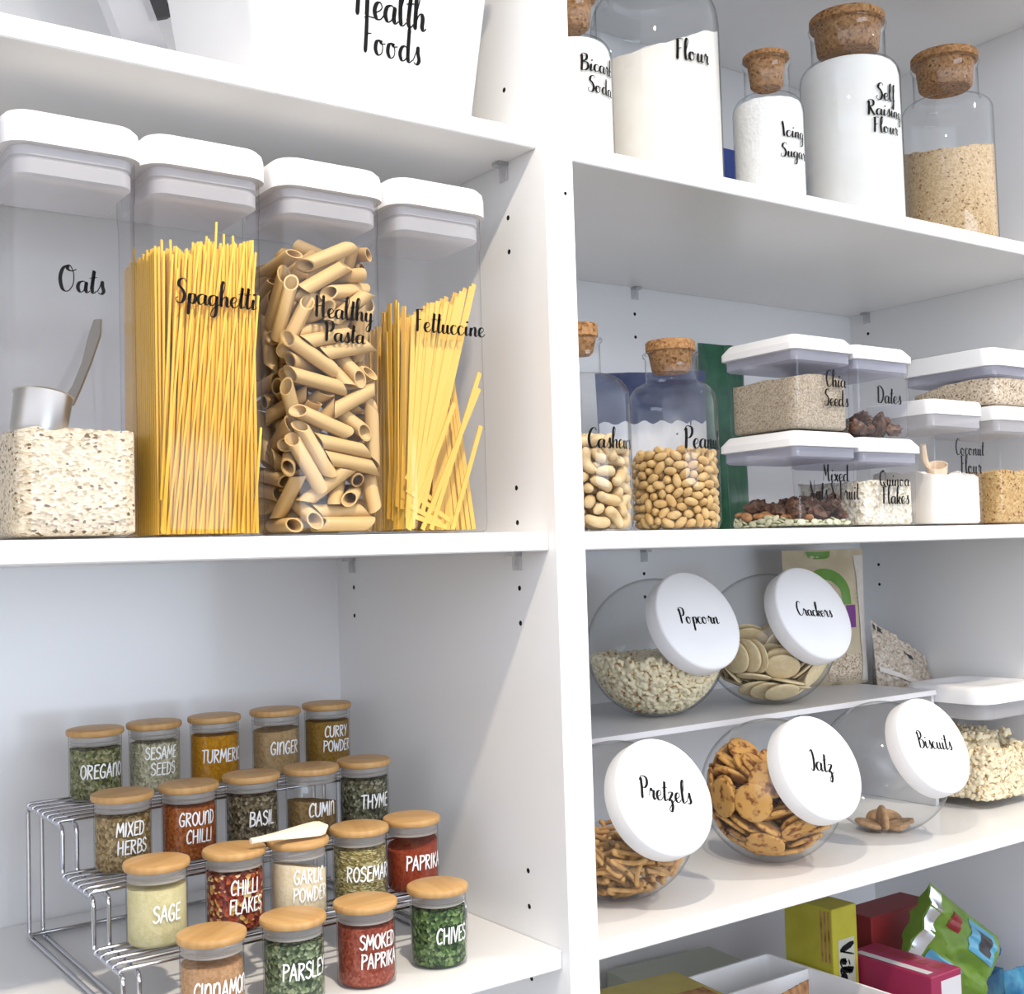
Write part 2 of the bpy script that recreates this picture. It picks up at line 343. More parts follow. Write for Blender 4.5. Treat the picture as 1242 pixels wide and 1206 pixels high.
def on_cyl(r, ang=0.0):
    """surface of an upright cylinder, facing -y turned by ang degrees towards +x"""
    return lambda u, v: (r * sin(R_(ang) + u / r), -r * cos(R_(ang) + u / r), v)
def on_front(y, x0=0.0): return lambda u, v: (x0 + u, y, v)
# ---------------------------------------------------------------- the pantry: two cabinets side by side with loose shelves on pins
def structure(name, b, m):
    o = b.build(name, m, smooth=0); o['kind'] = 'structure'; return o
M['wall'] = mat('painted_wall', (.72, .72, .71), .8); M['boards'] = wood('floor_boards', (.24, .21, .18), (.30, .27, .23), .5)
structure('floor', MB().box(-2.6, 2.6, -3.6, .62, -1.40, -1.35), M['boards'])
structure('wall_back', MB().box(-2.6, 2.6, .52, .62, -1.35, 1.05), M['wall'])
W2 = .01715; BK = .4452; XR = .9735; XL = -.9735; TH = .018
ZLT, ZLM, ZLB = .3858, 0.0, -.3885
ZRT, ZRM, ZRB = .3895, 0.0, -.3987
SL, SR = .0119, .0327
def panel(name, parent, b, holes, axis, m, r=.0026):
    """a board with real peg holes drilled into it"""
    o = b.build(name, m, parent, smooth=0)
    if holes:
        c = MB()
        for h in holes:
            k = MB().lathe([(r, -.011), (r, .011)], 12)
            if axis == 'x': c.add([(h[0] + z, h[1] + x, h[2] + y) for x, y, z in k.v], k.f)
            else: c.add([(h[0] + x, h[1] + z, h[2] + y) for x, y, z in k.v], k.f)
        co = c.build('cutter', M['chipboard_shade']); md = o.modifiers.new('holes', 'BOOLEAN'); md.object = co; md.operation = 'DIFFERENCE'; md.solver = 'EXACT'; md.material_mode = 'TRANSFER'
        dg = bpy.context.evaluated_depsgraph_get(); me = bpy.data.meshes.new_from_object(o.evaluated_get(dg))
        o.modifiers.clear(); o.data = me; bpy.data.objects.remove(co)
    return o
ZB, ZT = -.80, .93
hz = [-.0535 - .034 * k for k in range(0, 21) if k not in (2, 3, 4, 5, 6, 7, 8)] + [-.0535 + .034 * k for k in (2, 3, 11, 12)] + [.3858 + .054, .3858 + .088]
c1 = thing('pantry_cabinet', 'white open pantry cabinet on the left, behind the pasta canisters and the spice rack', 'cabinet', group='pantry cabinets')
side = [(-W2, .0615, z) for z in (-.0535, -.0875, .0105, .0445, .2785, .3125, .4415, .5865, -.3595, -.3255, -.4275, -.4615)] + [(-W2, .4035, z) for z in (-.0535, -.0875, .3125, .2785)]
face = [(-.0075, 0, .0352), (-.0045, 0, -.47)]
p1 = panel('side_panel', c1, MB().box(-W2, -.0002, 0, BK + .016, ZB, ZT), side, 'x', M['melamine'])
panel('side_panel', c1, MB().box(XL - .017, XL, 0, BK + .016, ZB, ZT), [], 'x', M['melamine'])
panel('back_panel', c1, MB().box(XL, -W2, BK, BK + .008, ZB, ZT), [], 'y', M['back'])
panel('bottom_panel', c1, MB().box(XL, -W2, .002, BK, -.80, -.782), [], 'y', M['melamine'])
panel('top_panel', c1, MB().box(XL, -W2, .002, BK, ZT - .018, ZT), [], 'y', M['melamine'])
c2 = thing('pantry_cabinet', 'white open pantry cabinet on the right, behind the corked jars and the globe jars', 'cabinet', group='pantry cabinets')
panel('side_panel', c2, MB().box(.0002, W2, 0, BK + .016, ZB, ZT), [(.0075, 0, .3245)], 'y', M['melamine'], .0018)
panel('side_panel', c2, MB().box(XR, XR + .017, 0, BK + .016, ZB, ZT), [(XR, .408, z) for z in (.3364, .3024, -.0543, -.0874, -.48, -.514)] + [(XR, .0615, z) for z in (.3364, .3024, -.0543, -.0874)], 'x', M['melamine'])
panel('back_panel', c2, MB().box(W2, XR, BK, BK + .008, ZB, ZT), [(.484, BK, z) for z in (.332, .2975, -.0532, -.0872)], 'y', M['back'])
panel('bottom_panel', c2, MB().box(W2, XR, .002, BK, -.80, -.782), [], 'y', M['melamine'])
panel('top_panel', c2, MB().box(W2, XR, .002, BK, ZT - .018, ZT), [], 'y', M['melamine'])
def shelf(x0, x1, y0, z, label):
    b = MB(); e = .0012
    pr_ = [(y0 + e, z), (BK - .001, z), (BK - .001, z - TH), (y0 + e, z - TH), (y0, z - TH + e), (y0, z - e)]
    b.loft([[(x, y, zz) for y, zz in pr_] for x in (x0 + .0006, x1 - .0006)])
    return tag(b.build('shelf_board', M['melamine'], smooth=0), label, 'shelf', 'white shelf boards')
shelf(XL, -W2, SL, .77, 'white shelf board above the Health Foods tub')
shelf(XL, -W2, SL, ZLT, 'white shelf board under the Health Foods tub')
shelf(XL, -W2, SL, ZLM, 'white shelf board under the four tall pasta and oats canisters')
shelf(XL, -W2, SL, ZLB, 'white shelf board under the chrome spice rack')
shelf(W2, XR, SR, .767, 'white shelf board above the corked flour and sugar jars')
shelf(W2, XR, SR, ZRT, 'white shelf board under the corked flour and sugar jars')
shelf(W2, XR, SR, ZRM, 'white shelf board under the nut bottles and stacked clear boxes')
shelf(W2, XR, SR, ZRB, 'white shelf board under the globe jars with white lids')
shelf(W2, XR, SR, -.70, 'white shelf board in shade under the snack packets')
def pin(loc, rz, label):
    b = MB().box(-.006, .006, -.012, 0, -.004, 0).box(-.006, .006, -.0035, -.0008, -.018, -.004)
    b.loft([[(.0022 * cos(a * pi / 4), y, -.011 + .0022 * sin(a * pi / 4)) for a in range(8)] for y in (-.0035, .008)])
    o = b.build('shelf_pin', M['pin'], None, loc, (0, 0, rz)); tag(o, label, 'shelf pin', 'clear shelf pins')
pin((-W2, .0640, ZLT - TH), -pi / 2, 'clear shelf pin under the front right corner of the Health Foods shelf')
pin((-W2, .0615, -TH), -pi / 2, 'clear shelf pin under the front right corner of the canister shelf')
pin((-W2, .4035, -TH), -pi / 2, 'clear shelf pin under the back right corner of the canister shelf')
pin((.484, BK, ZRT - TH), 0, 'clear shelf pin at the middle of the back under the corked jar shelf')
pin((.484, BK, -TH), 0, 'clear shelf pin at the middle of the back above the popcorn and cracker globes')
pin((XR, .408, ZRT - TH), -pi / 2, 'clear shelf pin on the right wall under the corked jar shelf')

# ---------------------------------------------------------------- containers
CACHE = {}
def shared(key, make, m):
    if key not in CACHE: CACHE[key] = make().mesh(key, m)
    return CACHE[key]
def part(name, me, parent, loc=(0, 0, 0), rot=(0, 0, 0)):
    o = bpy.data.objects.new(name, me); COL.objects.link(o); o.parent = parent; o.location = loc; o.rotation_euler = rot
    return o
def decal(parent, lines, fn, m, name='lettering', **kw):
    b = MB()
    for ln in lines:
        a = dict(kw); a.update(ln[1]); letters(b, ln[0], fn, **a)
    return b.build(name, m, parent, smooth=0)

# tall flip-top canisters -------------------------------------------------
CH = .0475
def canister(cx, label, lines):
    t = thing('storage_canister', label, 'canister', (cx, .072, ZLM), group='tall clear canisters with white lids')
    body = part('body', shared('canister_body', lambda: MB().loft([rsq(CH - .004, CH - .004, .010, .0012), rsq(CH - .001, CH - .001, .013, .003), rsq(CH, CH, .014, .010), rsq(CH, CH, .014, .262), rsq(CH + .001, CH + .001, .015, .270), rsq(CH + .001, CH + .001, .015, .296)], True, False), M['acrylic']), t)
    part('gasket', shared('canister_gasket', lambda: MB().loft([rsq(CH - .0045, CH - .0045, .012, .2725), rsq(CH - .0018, CH - .0018, .014, .2745), rsq(CH - .0018, CH - .0018, .014, .2850), rsq(CH - .0032, CH - .0032, .013, .2860), rsq(CH - .0032, CH - .0032, .013, .2875), rsq(CH - .0014, CH - .0014, .014, .2885), rsq(CH - .0014, CH - .0014, .014, .2955)]), M['collar_w']), t)
    part('lid', shared('canister_lid', lambda: MB().loft([rsq(CH + .001, CH + .001, .017, .296), rsq(CH + .0052, CH + .0052, .020, .2962), rsq(CH + .0052, CH + .0052, .020, .312), rsq(CH + .0040, CH + .0040, .019, .3175), rsq(CH + .0005, CH + .0005, .017, .3213), rsq(CH - .004, CH - .004, .015, .3225), rsq(.024, .024, .012, .3228)]), M['white']), t)
    decal(body, lines, on_front(-CH - .0005), M['ink'])
    return t
CX = {'oats': -.4460, 'spag': -.3410, 'penne': -.2285, 'fett': -.1185}
canister(CX['oats'], 'tall clear canister of oats with a metal scoop inside, lettered Oats', [('Oats', dict(width=.0345, u0=.003, v0=.187, tall=1.1))])
canister(CX['spag'], 'tall clear canister packed with yellow spaghetti, lettered Spaghetti', [('Spaghetti', dict(width=.0690, u0=.0045, v0=.1866, tall=1.08))])
canister(CX['penne'], 'tall clear canister of brown penne, lettered Healthy Pasta', [('Healthy', dict(width=.0560, u0=.0075, v0=.186, tall=1.05)), ('Pasta', dict(width=.039, u0=.0075, v0=.166, tall=1.0))])
canister(CX['fett'], 'tall clear canister of leaning flat pasta ribbons, lettered Fettuccine', [('Fettuccine', dict(width=.075, u0=.006, v0=.182, tall=1.05))])
sq = polar(CH - .0022, None, 9)
fill('rolled_oats', M['oats'], sq, .0030, lambda x, y: .083 + .004 * nz(x, y, 60, 1) + .0018 * nz(x, y, 260, 2) + .02 * x, (CX['oats'], .072, 0), 'pale rolled oats filling the lower third of the Oats canister', 'oats')
t = thing('measuring_scoop', 'metal measuring scoop half buried in the oats', 'scoop', (CX['oats'] - .021,   .052, .097), rot=(R_(0), R_(12), R_(34)))
b = MB().lathe([(.010, -.0195), (.0185, -.019), (.0205, -.014), (.0215, .014), (.0225, .0148), (.0205, .0142), (.0195, -.013), (.0165, -.0175), (.006, -.018)], 32)
b.build('cup', M['steel'], t)
hb = MB(); P = [Vector((.018, 0, .012)), Vector((.026, 0, .015)), Vector((.036, .001, .035)), Vector((.045, .003, .058)), Vector((.053, .006, .084)), Vector((.0565, .008, .100))]
rings = []
for i, q in enumerate(P):
    w = (.0075, .0065, .0045, .0045, .006, .0035)[i]; n_ = Vector((.0009, 0, -.0003))
    rings.append([q + Vector((0, -w, 0)) + n_, q + Vector((0, w, 0)) + n_, q + Vector((0, w, 0)) - n_, q + Vector((0, -w, 0)) - n_])
hb.loft(rings); hb.build('handle', M['steel'], t, smooth=30)

# corked apothecary jars ---------------------------------------------------
def cork_jar(name, x, y, z, R, zs, rn, zn, zl, cork, label, lines, ang=0.0, plug=.03):
    t = thing(name, label, 'jar', (x, y, z), group='corked glass jars')
    h = zn - zs
    pf = [(R * .80, .0008), (R * .93, .0022), (R, .010), (R, zs)]
    for k in range(1, 7):
        a = k / 6 * pi / 2; pf.append((rn + .002 + (R - rn - .002) * cos(a), zs + (h - .003) * sin(a)))
    pf += [(rn, zn), (rn, zl - .006), (rn + .0022, zl - .004), (rn + .0030, zl - .0015), (rn + .0018, zl), (rn - .001, zl - .0005)]
    body = MB().lathe(pf, 56, True, False).build('body', M['glass_thick'], t, smooth=50)
    rc, hc = cork
    c = MB().lathe([(rn - .0105, zl - plug), (rn - .0075, zl - plug + .003), (rn - .0042, zl - .001), (rc - .002, zl + .0004), (rc, zl + .002), (rc, zl + hc - .002), (rc - .002, zl + hc)], 40)
    c.build('cork', M['cork'], t, smooth=40)
    if lines: decal(body, lines, on_cyl(R + .0004, ang), M['ink'])
    return t
kw = dict(cap=.019)
cork_jar('cork_jar', .0920, .0874, ZRT, .0424, .112, .0270, .134, .177, (.0275, .007), 'small corked jar of bicarb soda cut off by the divider, full of white powder', [('Bicarb', dict(width=.047, u0=.002, v0=.087)), ('Soda', dict(width=.036, u0=.004, v0=.065))])
cork_jar('cork_jar', .2410, .1193, ZRT, .0743, .190, .0520, .232, .285, (.0545, .012), 'largest corked jar, filled with cream flour and lettered Flour, beside bicarb soda', [('Flour', dict(width=.046, u0=-.010, v0=.129, tall=1.1))])
cork_jar('cork_jar', .3931, .0874, ZRT, .0424, .112, .0270, .134, .177, (.0280, .008), 'small corked jar of lumpy icing sugar between two large flour jars', [('Icing', dict(width=.036, u0=-.003, v0=.071)), ('Sugar', dict(width=.041, u0=-.003, v0=.047))], plug=.033)
cork_jar('cork_jar', .5755, .1091, ZRT, .0641, .196, .0473, .220, .270, (.0485, .013), 'tall corked jar full of white flour, lettered Self Raising Flour', [('Self', dict(width=.033, u0=-.009, v0=.150)), ('Raising', dict(width=.060, u0=-.008, v0=.130)), ('Flour', dict(width=.042, u0=-.010, v0=.108))], plug=.036)
cork_jar('cork_jar', .7813, .1062, ZRT, .0612, .192, .0437, .210, .263, (.0455, .013), 'unlettered corked jar half full of tan seed meal, rightmost on its shelf', [], plug=.036)
cork_jar('cork_jar', .0970, .0950, ZRM, .0500, .140, .0200, .170, .206, (.0185, .016), 'narrow-necked corked bottle of cashews beside the divider', [('Cashews', dict(width=.0600, u0=-.0005, v0=.085, tall=1.15))], plug=.018)
cork_jar('cork_jar', .2255, .0952, ZRM, .0502, .140, .0290, .168, .200, (.0279, .0135), 'wide-necked corked bottle half full of peanuts, lettered Peanuts', [('Peanuts', dict(width=.0620, u0=.004, v0=.088, tall=1.2))], plug=.022)
def jar_fill(name, m, x, y, z, R, zs, rn, zn, hf, label, cat):
    """powder that follows the jar: straight wall, then in under the shoulder"""
    r = R - .0016; b = MB(); n = 56; rings = []
    ring = lambda rr, f: [(rr * cos(2 * pi * i / n), rr * sin(2 * pi * i / n), f(rr * cos(2 * pi * i / n), rr * sin(2 * pi * i / n))) for i in range(n)]
    def lim(rr):  # glass height at radius rr
        if rr >= r: return zs
        c_ = max(0, min(1, (rr - rn - .0005) / (r - rn - .0005)))
        return zs + (zn - zs - .0045) * math.sqrt(max(0, 1 - c_ * c_))
    top = lambda xx, yy: min(hf(xx, yy), lim(math.hypot(xx, yy)) - .001)
    rings.append(ring(r * .8, lambda a, c: .0026)); rings.append(ring(r * .93, lambda a, c: .0034)); rings.append(ring(r, lambda a, c: .011))
    for f in (.4, .75): rings.append(ring(r, lambda a, c: .011 + (top(a, c) - .011) * f))
    for k in range(22):
        rings.append(ring(r * (1 - k / 22), top))
    b.loft(rings)
    return tag(b.build(name, m, None, (x, y, z), smooth=60), label, cat, None, 'stuff')
jar_fill('bicarb_soda', M['flour_w'], .0920, .0874, ZRT, .0424, .112, .0270, .134, lambda x, y: .128 + .002 * nz(x, y, 50, 3), 'white powder filling the bicarb soda jar', 'baking soda')
jar_fill('plain_flour', M['flour'], .2410, .1193, ZRT, .0743, .190, .0520, .232, lambda x, y: .170 + .38 * x + .10 * y + .006 * nz(x, y, 40, 4) + .002 * nz(x, y, 150, 4), 'cream flour sloping up to the right in the largest jar', 'flour')
jar_fill('icing_sugar', M['icing'], .3931, .0874, ZRT, .0424, .112, .0270, .134, lambda x, y: .122 + .002 * nz(x, y, 90, 5), 'lumpy white icing sugar in the small Icing Sugar jar', 'sugar')
jar_fill('self_raising_flour', M['flour_w'], .5755, .1091, ZRT, .0641, .196, .0473, .220, lambda x, y: .214 + .001 * nz(x, y, 60, 6), 'white flour filling the Self Raising Flour jar to its shoulder', 'flour')
jar_fill('seed_meal', M['meal'], .7813, .1062, ZRT, .0612, .192, .0437, .210, lambda x, y: .142 + .22 * x + .16 * y + .003 * nz(x, y, 60, 7), 'tan seed meal heaped in the unlettered corked jar', 'seed meal')

# square flip-top boxes ----------------------------------------------------
def square_box(x0, x1, y0, depth, z, H, label, lines, group='square clear boxes with white lids', r=.010, lidh=.019, rz=0.0):
    hx, hy = (x1 - x0) / 2, depth / 2
    t = thing('storage_box', label, 'storage box', ((x0 + x1) / 2, y0 + hy, z), rz, group)
    k = .0022
    body = MB().loft([rsq(hx - .006, hy - .006, r - .002, .0012), rsq(hx - .0035, hy - .0035, r, .004), rsq(hx - k, hy - k, r, H - lidh - .016), rsq(hx - .001, hy - .001, r, H - lidh - .012), rsq(hx - .001, hy - .001, r, H - lidh)], True, False).build('body', M['acrylic'], t)
    MB().loft([rsq(hx - .005, hy - .005, r * .8, H - lidh - .0135), rsq(hx - .0026, hy - .0026, r * .8, H - lidh - .0115), rsq(hx - .0026, hy - .0026, r * .8, H - lidh - .0003)]).build('collar', M['collar'], t)
    MB().loft([rsq(hx - .001, hy - .001, r, H - lidh), rsq(hx + .0022, hy + .0022, r, H - lidh + .0006), rsq(hx + .0022, hy + .0022, r, H - lidh + .0085), rsq(hx - .005, hy - .005, r * .8, H - .0012), rsq(hx - .007, hy - .007, r * .7, H), rsq(hx * .4, hy * .4, .006, H)]).build('lid', M['white'], t, smooth=25)
    if lines: decal(body, lines, on_front(-hy + k - .0006), M['ink'])
    return t
xa = .365
SQ = dict(group='square clear boxes with white lids')
square_box(xa, .4785, .042, .120, 0, .1140, 'square clear box of mixed nuts and fruit, under the chia box', [('Mixed', dict(width=.047, u0=.014, v0=.0545)), ('Nuts & Fruit', dict(width=.088, u0=.010, v0=.033, tall=1.25))])
square_box(xa + .006, .4775, .043, .118, .1146, .1130, 'square clear box of chia seeds, stacked on the mixed nuts box', [('Chia', dict(width=.036, u0=.020, v0=.053)), ('Seeds', dict(width=.044, u0=.019, v0=.030))])
square_box(.4830, .5965, .042, .120, 0, .1100, 'square clear box of quinoa flakes, under the dates box', [('Quinoa', dict(width=.058, u0=.005, v0=.050)), ('Flakes', dict(width=.052, u0=.006, v0=.028))])
square_box(.4810, .5900, .044, .118, .1106, .1130, 'square clear box of dark dates, stacked on the quinoa flakes', [('Dates', dict(width=.047, u0=.009, v0=.042))])
def tall_box(x0, x1, y0, depth, H, label, lines):
    hx, hy = (x1 - x0) / 2, depth / 2
    t = thing('storage_canister', label, 'canister', ((x0 + x1) / 2, y0 + hy, 0), group='short clear canisters')
    body = MB().loft([rsq(hx - .006, hy - .006, .008, .0012), rsq(hx - .003, hy - .003, .010, .004), rsq(hx - .003, hy - .003, .010, H - .040), rsq(hx - .0016, hy - .0016, .011, H - .036), rsq(hx - .0016, hy - .0016, .011, H - .020)], True, False).build('body', M['acrylic'], t)
    MB().loft([rsq(hx - .006, hy - .006, .009, H - .0375), rsq(hx - .0034, hy - .0034, .010, H - .0350), rsq(hx - .0034, hy - .0034, .010, H - .0203)]).build('collar', M['collar_w'], t)
    MB().loft([rsq(hx - .003, hy - .003, .011, H - .020), rsq(hx, hy, .014, H - .0196), rsq(hx, hy, .014, H - .005), rsq(hx - .002, hy - .002, .013, H - .001), rsq(hx - .005, hy - .005, .012, H), rsq(hx * .4, hy * .4, .008, H)]).build('lid', M['white'], t)
    decal(body, lines, on_front(-hy + .0025), M['ink'])
    return t
tall_box(.6240, .7400, .042, .112, .1640, 'short clear canister of pale coconut flour with a white lid', [('Coconut', dict(width=.062, u0=.023, v0=.092, tall=1.1)), ('Flour', dict(width=.046, u0=.024, v0=.068, tall=1.1))])
tall_box(.7680, .8840, .042, .112, .1620, 'short clear canister of brown sugar at the right edge', [('C', dict(cap=.022, u0=.0425, v0=.090))])
square_box(.7680, .9020, .046, .150, .1626, .0800, 'wide clear box of pale grain on top of the brown sugar canister', [], r=.022, lidh=.026)
def box_fill(name, m, x0, x1, y0, depth, z, hf, label, cat, p=11, inset=.0062):
    hx, hy = (x1 - x0) / 2 - inset, depth / 2 - inset
    return fill(name, m, polar(hx, hy, p), .0032, hf, ((x0 + x1) / 2, y0 + depth / 2, z), label, cat, foot=.96)
box_fill('chia_seeds', M['chia'], xa + .006, .4775, .043, .118, .1146, lambda x, y: .066 + .05 * x * 0 - .0035 * (x / .05) ** 2 - .06 * y * .2 + .002 * nz(x, y, 40, 8), 'grey brown chia seeds filling most of the Chia Seeds box', 'seeds')
box_fill('quinoa_flakes', M['quinoa'], .4830, .5965, .042, .120, 0, lambda x, y: .056 + .004 * nz(x, y, 50, 9) + .0015 * nz(x, y, 240, 9), 'pale quinoa flakes half filling the Quinoa Flakes box', 'flakes')
box_fill('coconut_flour', M['flour'], .6240, .7400, .042, .112, 0, lambda x, y: .066 + .010 * nz(x, y, 34, 10) - .08 * x + .002 * nz(x, y, 160, 10), 'cream coconut flour half filling the Coconut Flour canister', 'flour')
box_fill('brown_sugar', M['sugar'], .7680, .8840, .042, .112, 0, lambda x, y: .074 + .004 * nz(x, y, 45, 11), 'brown sugar half filling the rightmost short canister', 'sugar')
box_fill('pale_grain', M['grain'], .7680, .9020, .046, .150, .1626, lambda x, y: min(.039, .036 - .13 * y + .002 * nz(x, y, 40, 12)), 'pale grain heaped towards the front of the wide clear box', 'grain', p=5)
t = thing('flour_scoop', 'pale plastic scoop standing in the coconut flour', 'scoop', (.676, .075, .074), rot=(R_(10), R_(-28), R_(15)))
MB().lathe([(.006, -.014), (.012, -.012), (.0135, .008), (.0125, .008), (.011, -.010), (.004, -.012)], 24).build('bowl', M['pale_wood'], t)
MB().tube([(0, .012, .004), (0, .016, .016), (0, .017, .036)], lambda f: .0035 + .001 * sin(pi * f), 8).build('handle', M['pale_wood'], t)

# tilted globe jars ---------------------------------------------------------
E = R_(25)
ax = Vector((0, -cos(E), sin(E)))
QB = Vector((0, 0, 1)).rotation_difference(ax).to_matrix()
def globe(x, y, z, R, word, label, width, rot=0.0, rz=0.0):
    t = thing('globe_jar', label, 'jar', (x, y, z), rz, 'tilted globe jars with white lids')
    zc = R * .965; rm = R * .66; rl = R * .735
    a0 = math.asin(rm / R); pf = []
    for k in range(29):
        a = pi - (pi - a0) * k / 28; pf.append((max(R * sin(a), .0006), R * cos(a)))
    am = R * cos(a0)
    pf += [(rm, am + .006)]
    b = MB().lathe(pf, 64, True, False)
    b.v = [tuple(QB @ Vector(p)) for p in b.v]; b.v = [(p[0], p[1], max(p[2] + zc, .0008)) for p in b.v]
    b.build('body', M['glass_thick'], t, smooth=60)
    h0, h1 = am - .001, am + .0235
    l = MB().lathe([(rm + .001, h0 + .006), (rl - .003, h0), (rl - .0006, h0 + .001), (rl, h0 + .004), (rl, h1 - .003), (rl - .001, h1 - .001), (rl - .003, h1), (rl * .5, h1), (.001, h1)], 72, True, True)
    l.v = [tuple(QB @ Vector(p) + Vector((0, 0, zc))) for p in l.v]
    lid = l.build('lid', M['white'], t, smooth=40)
    X = Vector((1, 0, 0)); Y = ax.cross(X); c, s_ = cos(R_(rot)), sin(R_(rot))
    fn = lambda u, v: tuple(ax * (h1 + .0004) + X * (u * c - v * s_) + Y * (u * s_ + v * c) + Vector((0, 0, zc)))
    decal(lid, [(word, dict(width=width, v0=-.006, tall=1.1))], fn, M['ink'])
    return t
RISER = -.233
GJ = {'pretzels': (.163, .140, ZRB, .086), 'jatz': (.408, .140, ZRB, .086), 'biscuits': (.630, .145, ZRB, .086), 'popcorn': (.358, .2855, RISER, .090), 'crackers': (.5425, .2600, RISER, .090)}
globe(*GJ['pretzels'], 'Pretzels', 'globe jar a third full of pretzels, front row beside the divider', .068, -14)
globe(*GJ['jatz'], 'Jatz', 'globe jar full of browned round crackers, middle of the front row', .036, -16)
globe(*GJ['biscuits'], 'Biscuits', 'nearly empty globe jar lettered Biscuits, beside the square popcorn tub', .063, -10)
globe(*GJ['popcorn'], 'Popcorn', 'globe jar half full of popcorn on the raised back step', .064, -4)
globe(*GJ['crackers'], 'Crackers', 'globe jar of plain pale round crackers on the raised back step', .064, -6)
t = thing('step_riser', 'pale half-depth step riser under the Popcorn and Crackers globe jars', 'riser', (0, 0, ZRB))
h = RISER - ZRB
MB().box(.025, .8055, .186, .438, h - .007, h).build('top_board', M['riser'], t, smooth=0)
for x0, x1 in ((.025, .032), (.7985, .8055)): MB().box(x0, x1, .19, .438, .0004, h - .007).build('leg', M['riser'], t, smooth=0)
# ---------------------------------------------------------------- square popcorn tub, bags, tub and boxes
def soft_box(x0, x1, y0, depth, z, H, label):
    hx, hy = (x1 - x0) / 2, depth / 2
    t = thing('storage_box', label, 'storage box', ((x0 + x1) / 2, y0 + hy, z))
    MB().loft([rsq(hx - .012, hy - .012, .020, .0012), rsq(hx - .006, hy - .006, .024, .006), rsq(hx - .003, hy - .003, .026, .030), rsq(hx - .003, hy - .003, .026, H - .044), rsq(hx - .0015, hy - .0015, .027, H - .040), rsq(hx - .0015, hy - .0015, .027, H - .024)], True, False).build('body', M['acrylic'], t)
    MB().loft([rsq(hx - .006, hy - .006, .024, H - .046), rsq(hx - .004, hy - .004, .026, H - .044), rsq(hx - .004, hy - .004, .026, H - .0245)]).build('collar', M['collar_w'], t)
    MB().loft([rsq(hx - .002, hy - .002, .027, H - .024), rsq(hx + .002, hy + .002, .030, H - .0235), rsq(hx + .002, hy + .002, .030, H - .006), rsq(hx - .001, hy - .001, .028, H - .0015), rsq(hx - .005, hy - .005, .026, H), rsq(hx * .72, hy * .72, .03, H + .0005), rsq(hx * .66, hy * .66, .028, H - .002), rsq(.02, .02, .012, H - .002)]).build('lid', M['white'], t)
    return t
PB = (.809, .957, .112, .136, ZRB, .172)
soft_box(*PB, 'wide clear tub of popcorn with a white lid on the shelf beside the Biscuits jar')

def pouch_fn(w, h, d, seal=.88, crumple=.003, seed=0.0, lean=0.0, sag=0.0):
    def fn(u, v, side=-1, off=0.0):           # u in -1..1, v in 0..1
        th = d / 2 * (1 - abs(u) ** 3) * (max(0.0, 1 - (v / seal) ** 3.5) * .92 + .03) * (min(1, .55 + v * 6) if v < .08 else 1)
        k = crumple * (nz(u * 1.3, v * 2.1, 2.2, seed + side) + .5 * nz(u, v, 7.0, seed + side * 2))
        return (u * w / 2 * (1 - .03 * sin(v * 3)), side * (th + off) + k * (1 - abs(u) ** 4) + lean * v * v, v * h - sag * (u + 1) * v * v)
    return fn
def pouch(fn, name, m, parent, nu=18, nv=26):
    b = MB(); V = []
    for side in (-1, 1):
        V.append([[fn(-1 + 2 * i / nu, j / nv, side) for i in range(nu + 1)] for j in range(nv + 1)])
    for g in V:
        b.add([p for r in g for p in r], [(j * (nu + 1) + i, j * (nu + 1) + i + 1, (j + 1) * (nu + 1) + i + 1, (j + 1) * (nu + 1) + i) for j in range(nv) for i in range(nu)])
    n = (nu + 1) * (nv + 1)
    edge = [j * (nu + 1) for j in range(nv + 1)], [j * (nu + 1) + nu for j in range(nv + 1)], list(range(nu + 1)), [nv * (nu + 1) + i for i in range(nu + 1)]
    for e in edge:
        for a, c in zip(e, e[1:]): b.f.append([a, c, n + c, n + a])
    return b.build(name, m, parent, smooth=50)
def patch(fn, pts_fn, nu, nv, off=.0006, side=-1):
    b = MB(); b.add([fn(*pts_fn(i / nu, j / nv), side, off) for j in range(nv + 1) for i in range(nu + 1)],
        [(j * (nu + 1) + i, j * (nu + 1) + i + 1, (j + 1) * (nu + 1) + i + 1, (j + 1) * (nu + 1) + i) for j in range(nv) for i in range(nu)])
    return b
M['kraft'] = food('kraft_paper', (.50, .42, .29), (.56, .48, .34), 40, rough=.6)
M['green'] = mat('leaf_green', (.12, .28, .04), .5); M['purple'] = mat('plum_purple', (.16, .03, .20), .5); M['olive'] = mat('olive_print', (.36, .36, .17), .5)
M['gusset'] = food('frosted_film', (.66, .62, .57), (.60, .55, .49), 60, rough=.3)
t = thing('stand_up_pouch', 'kraft stand up pouch with green arch print behind the Crackers globe jar', 'pouch', (.768, .352, RISER), R_(-20))
pf = pouch_fn(.140, .207, .058, .95, .004, 2.0)
pouch(pf, 'bag', M['kraft'], t)
b = patch(pf, lambda a, c: (-.08 + (.34 + .24 * c) * cos(pi - pi * a), .66 + (.115 + .085 * c) * sin(pi * a)), 28, 4)
b.add(*(lambda q: (q.v, q.f))(patch(pf, lambda a, c: (.26 + .24 * a, .59 + .07 * c), 6, 4)))
b.build('arch_print', M['green'], t, smooth=60)['label'] = 'green arch print'
b = patch(pf, lambda a, c: (-.42 + .60 * a, .985 - .055 * c * math.sqrt(max(0, 1 - (2 * a - 1) ** 4))), 14, 4)
b.build('top_print', M['green'], t, smooth=60)['label'] = 'green half round print at the top'
patch(pf, lambda a, c: (.34 + .27 * a, .42 + .165 * c), 6, 6).build('flash_print', M['purple'], t, smooth=60)['label'] = 'purple print'
b = MB()
for k, wd in enumerate((.34, .30, .36)): b.add(*(lambda q: (q.v, q.f))(patch(pf, lambda a, c: (-.26 + wd * a, .70 - .045 * k + .018 * c), 6, 2)))
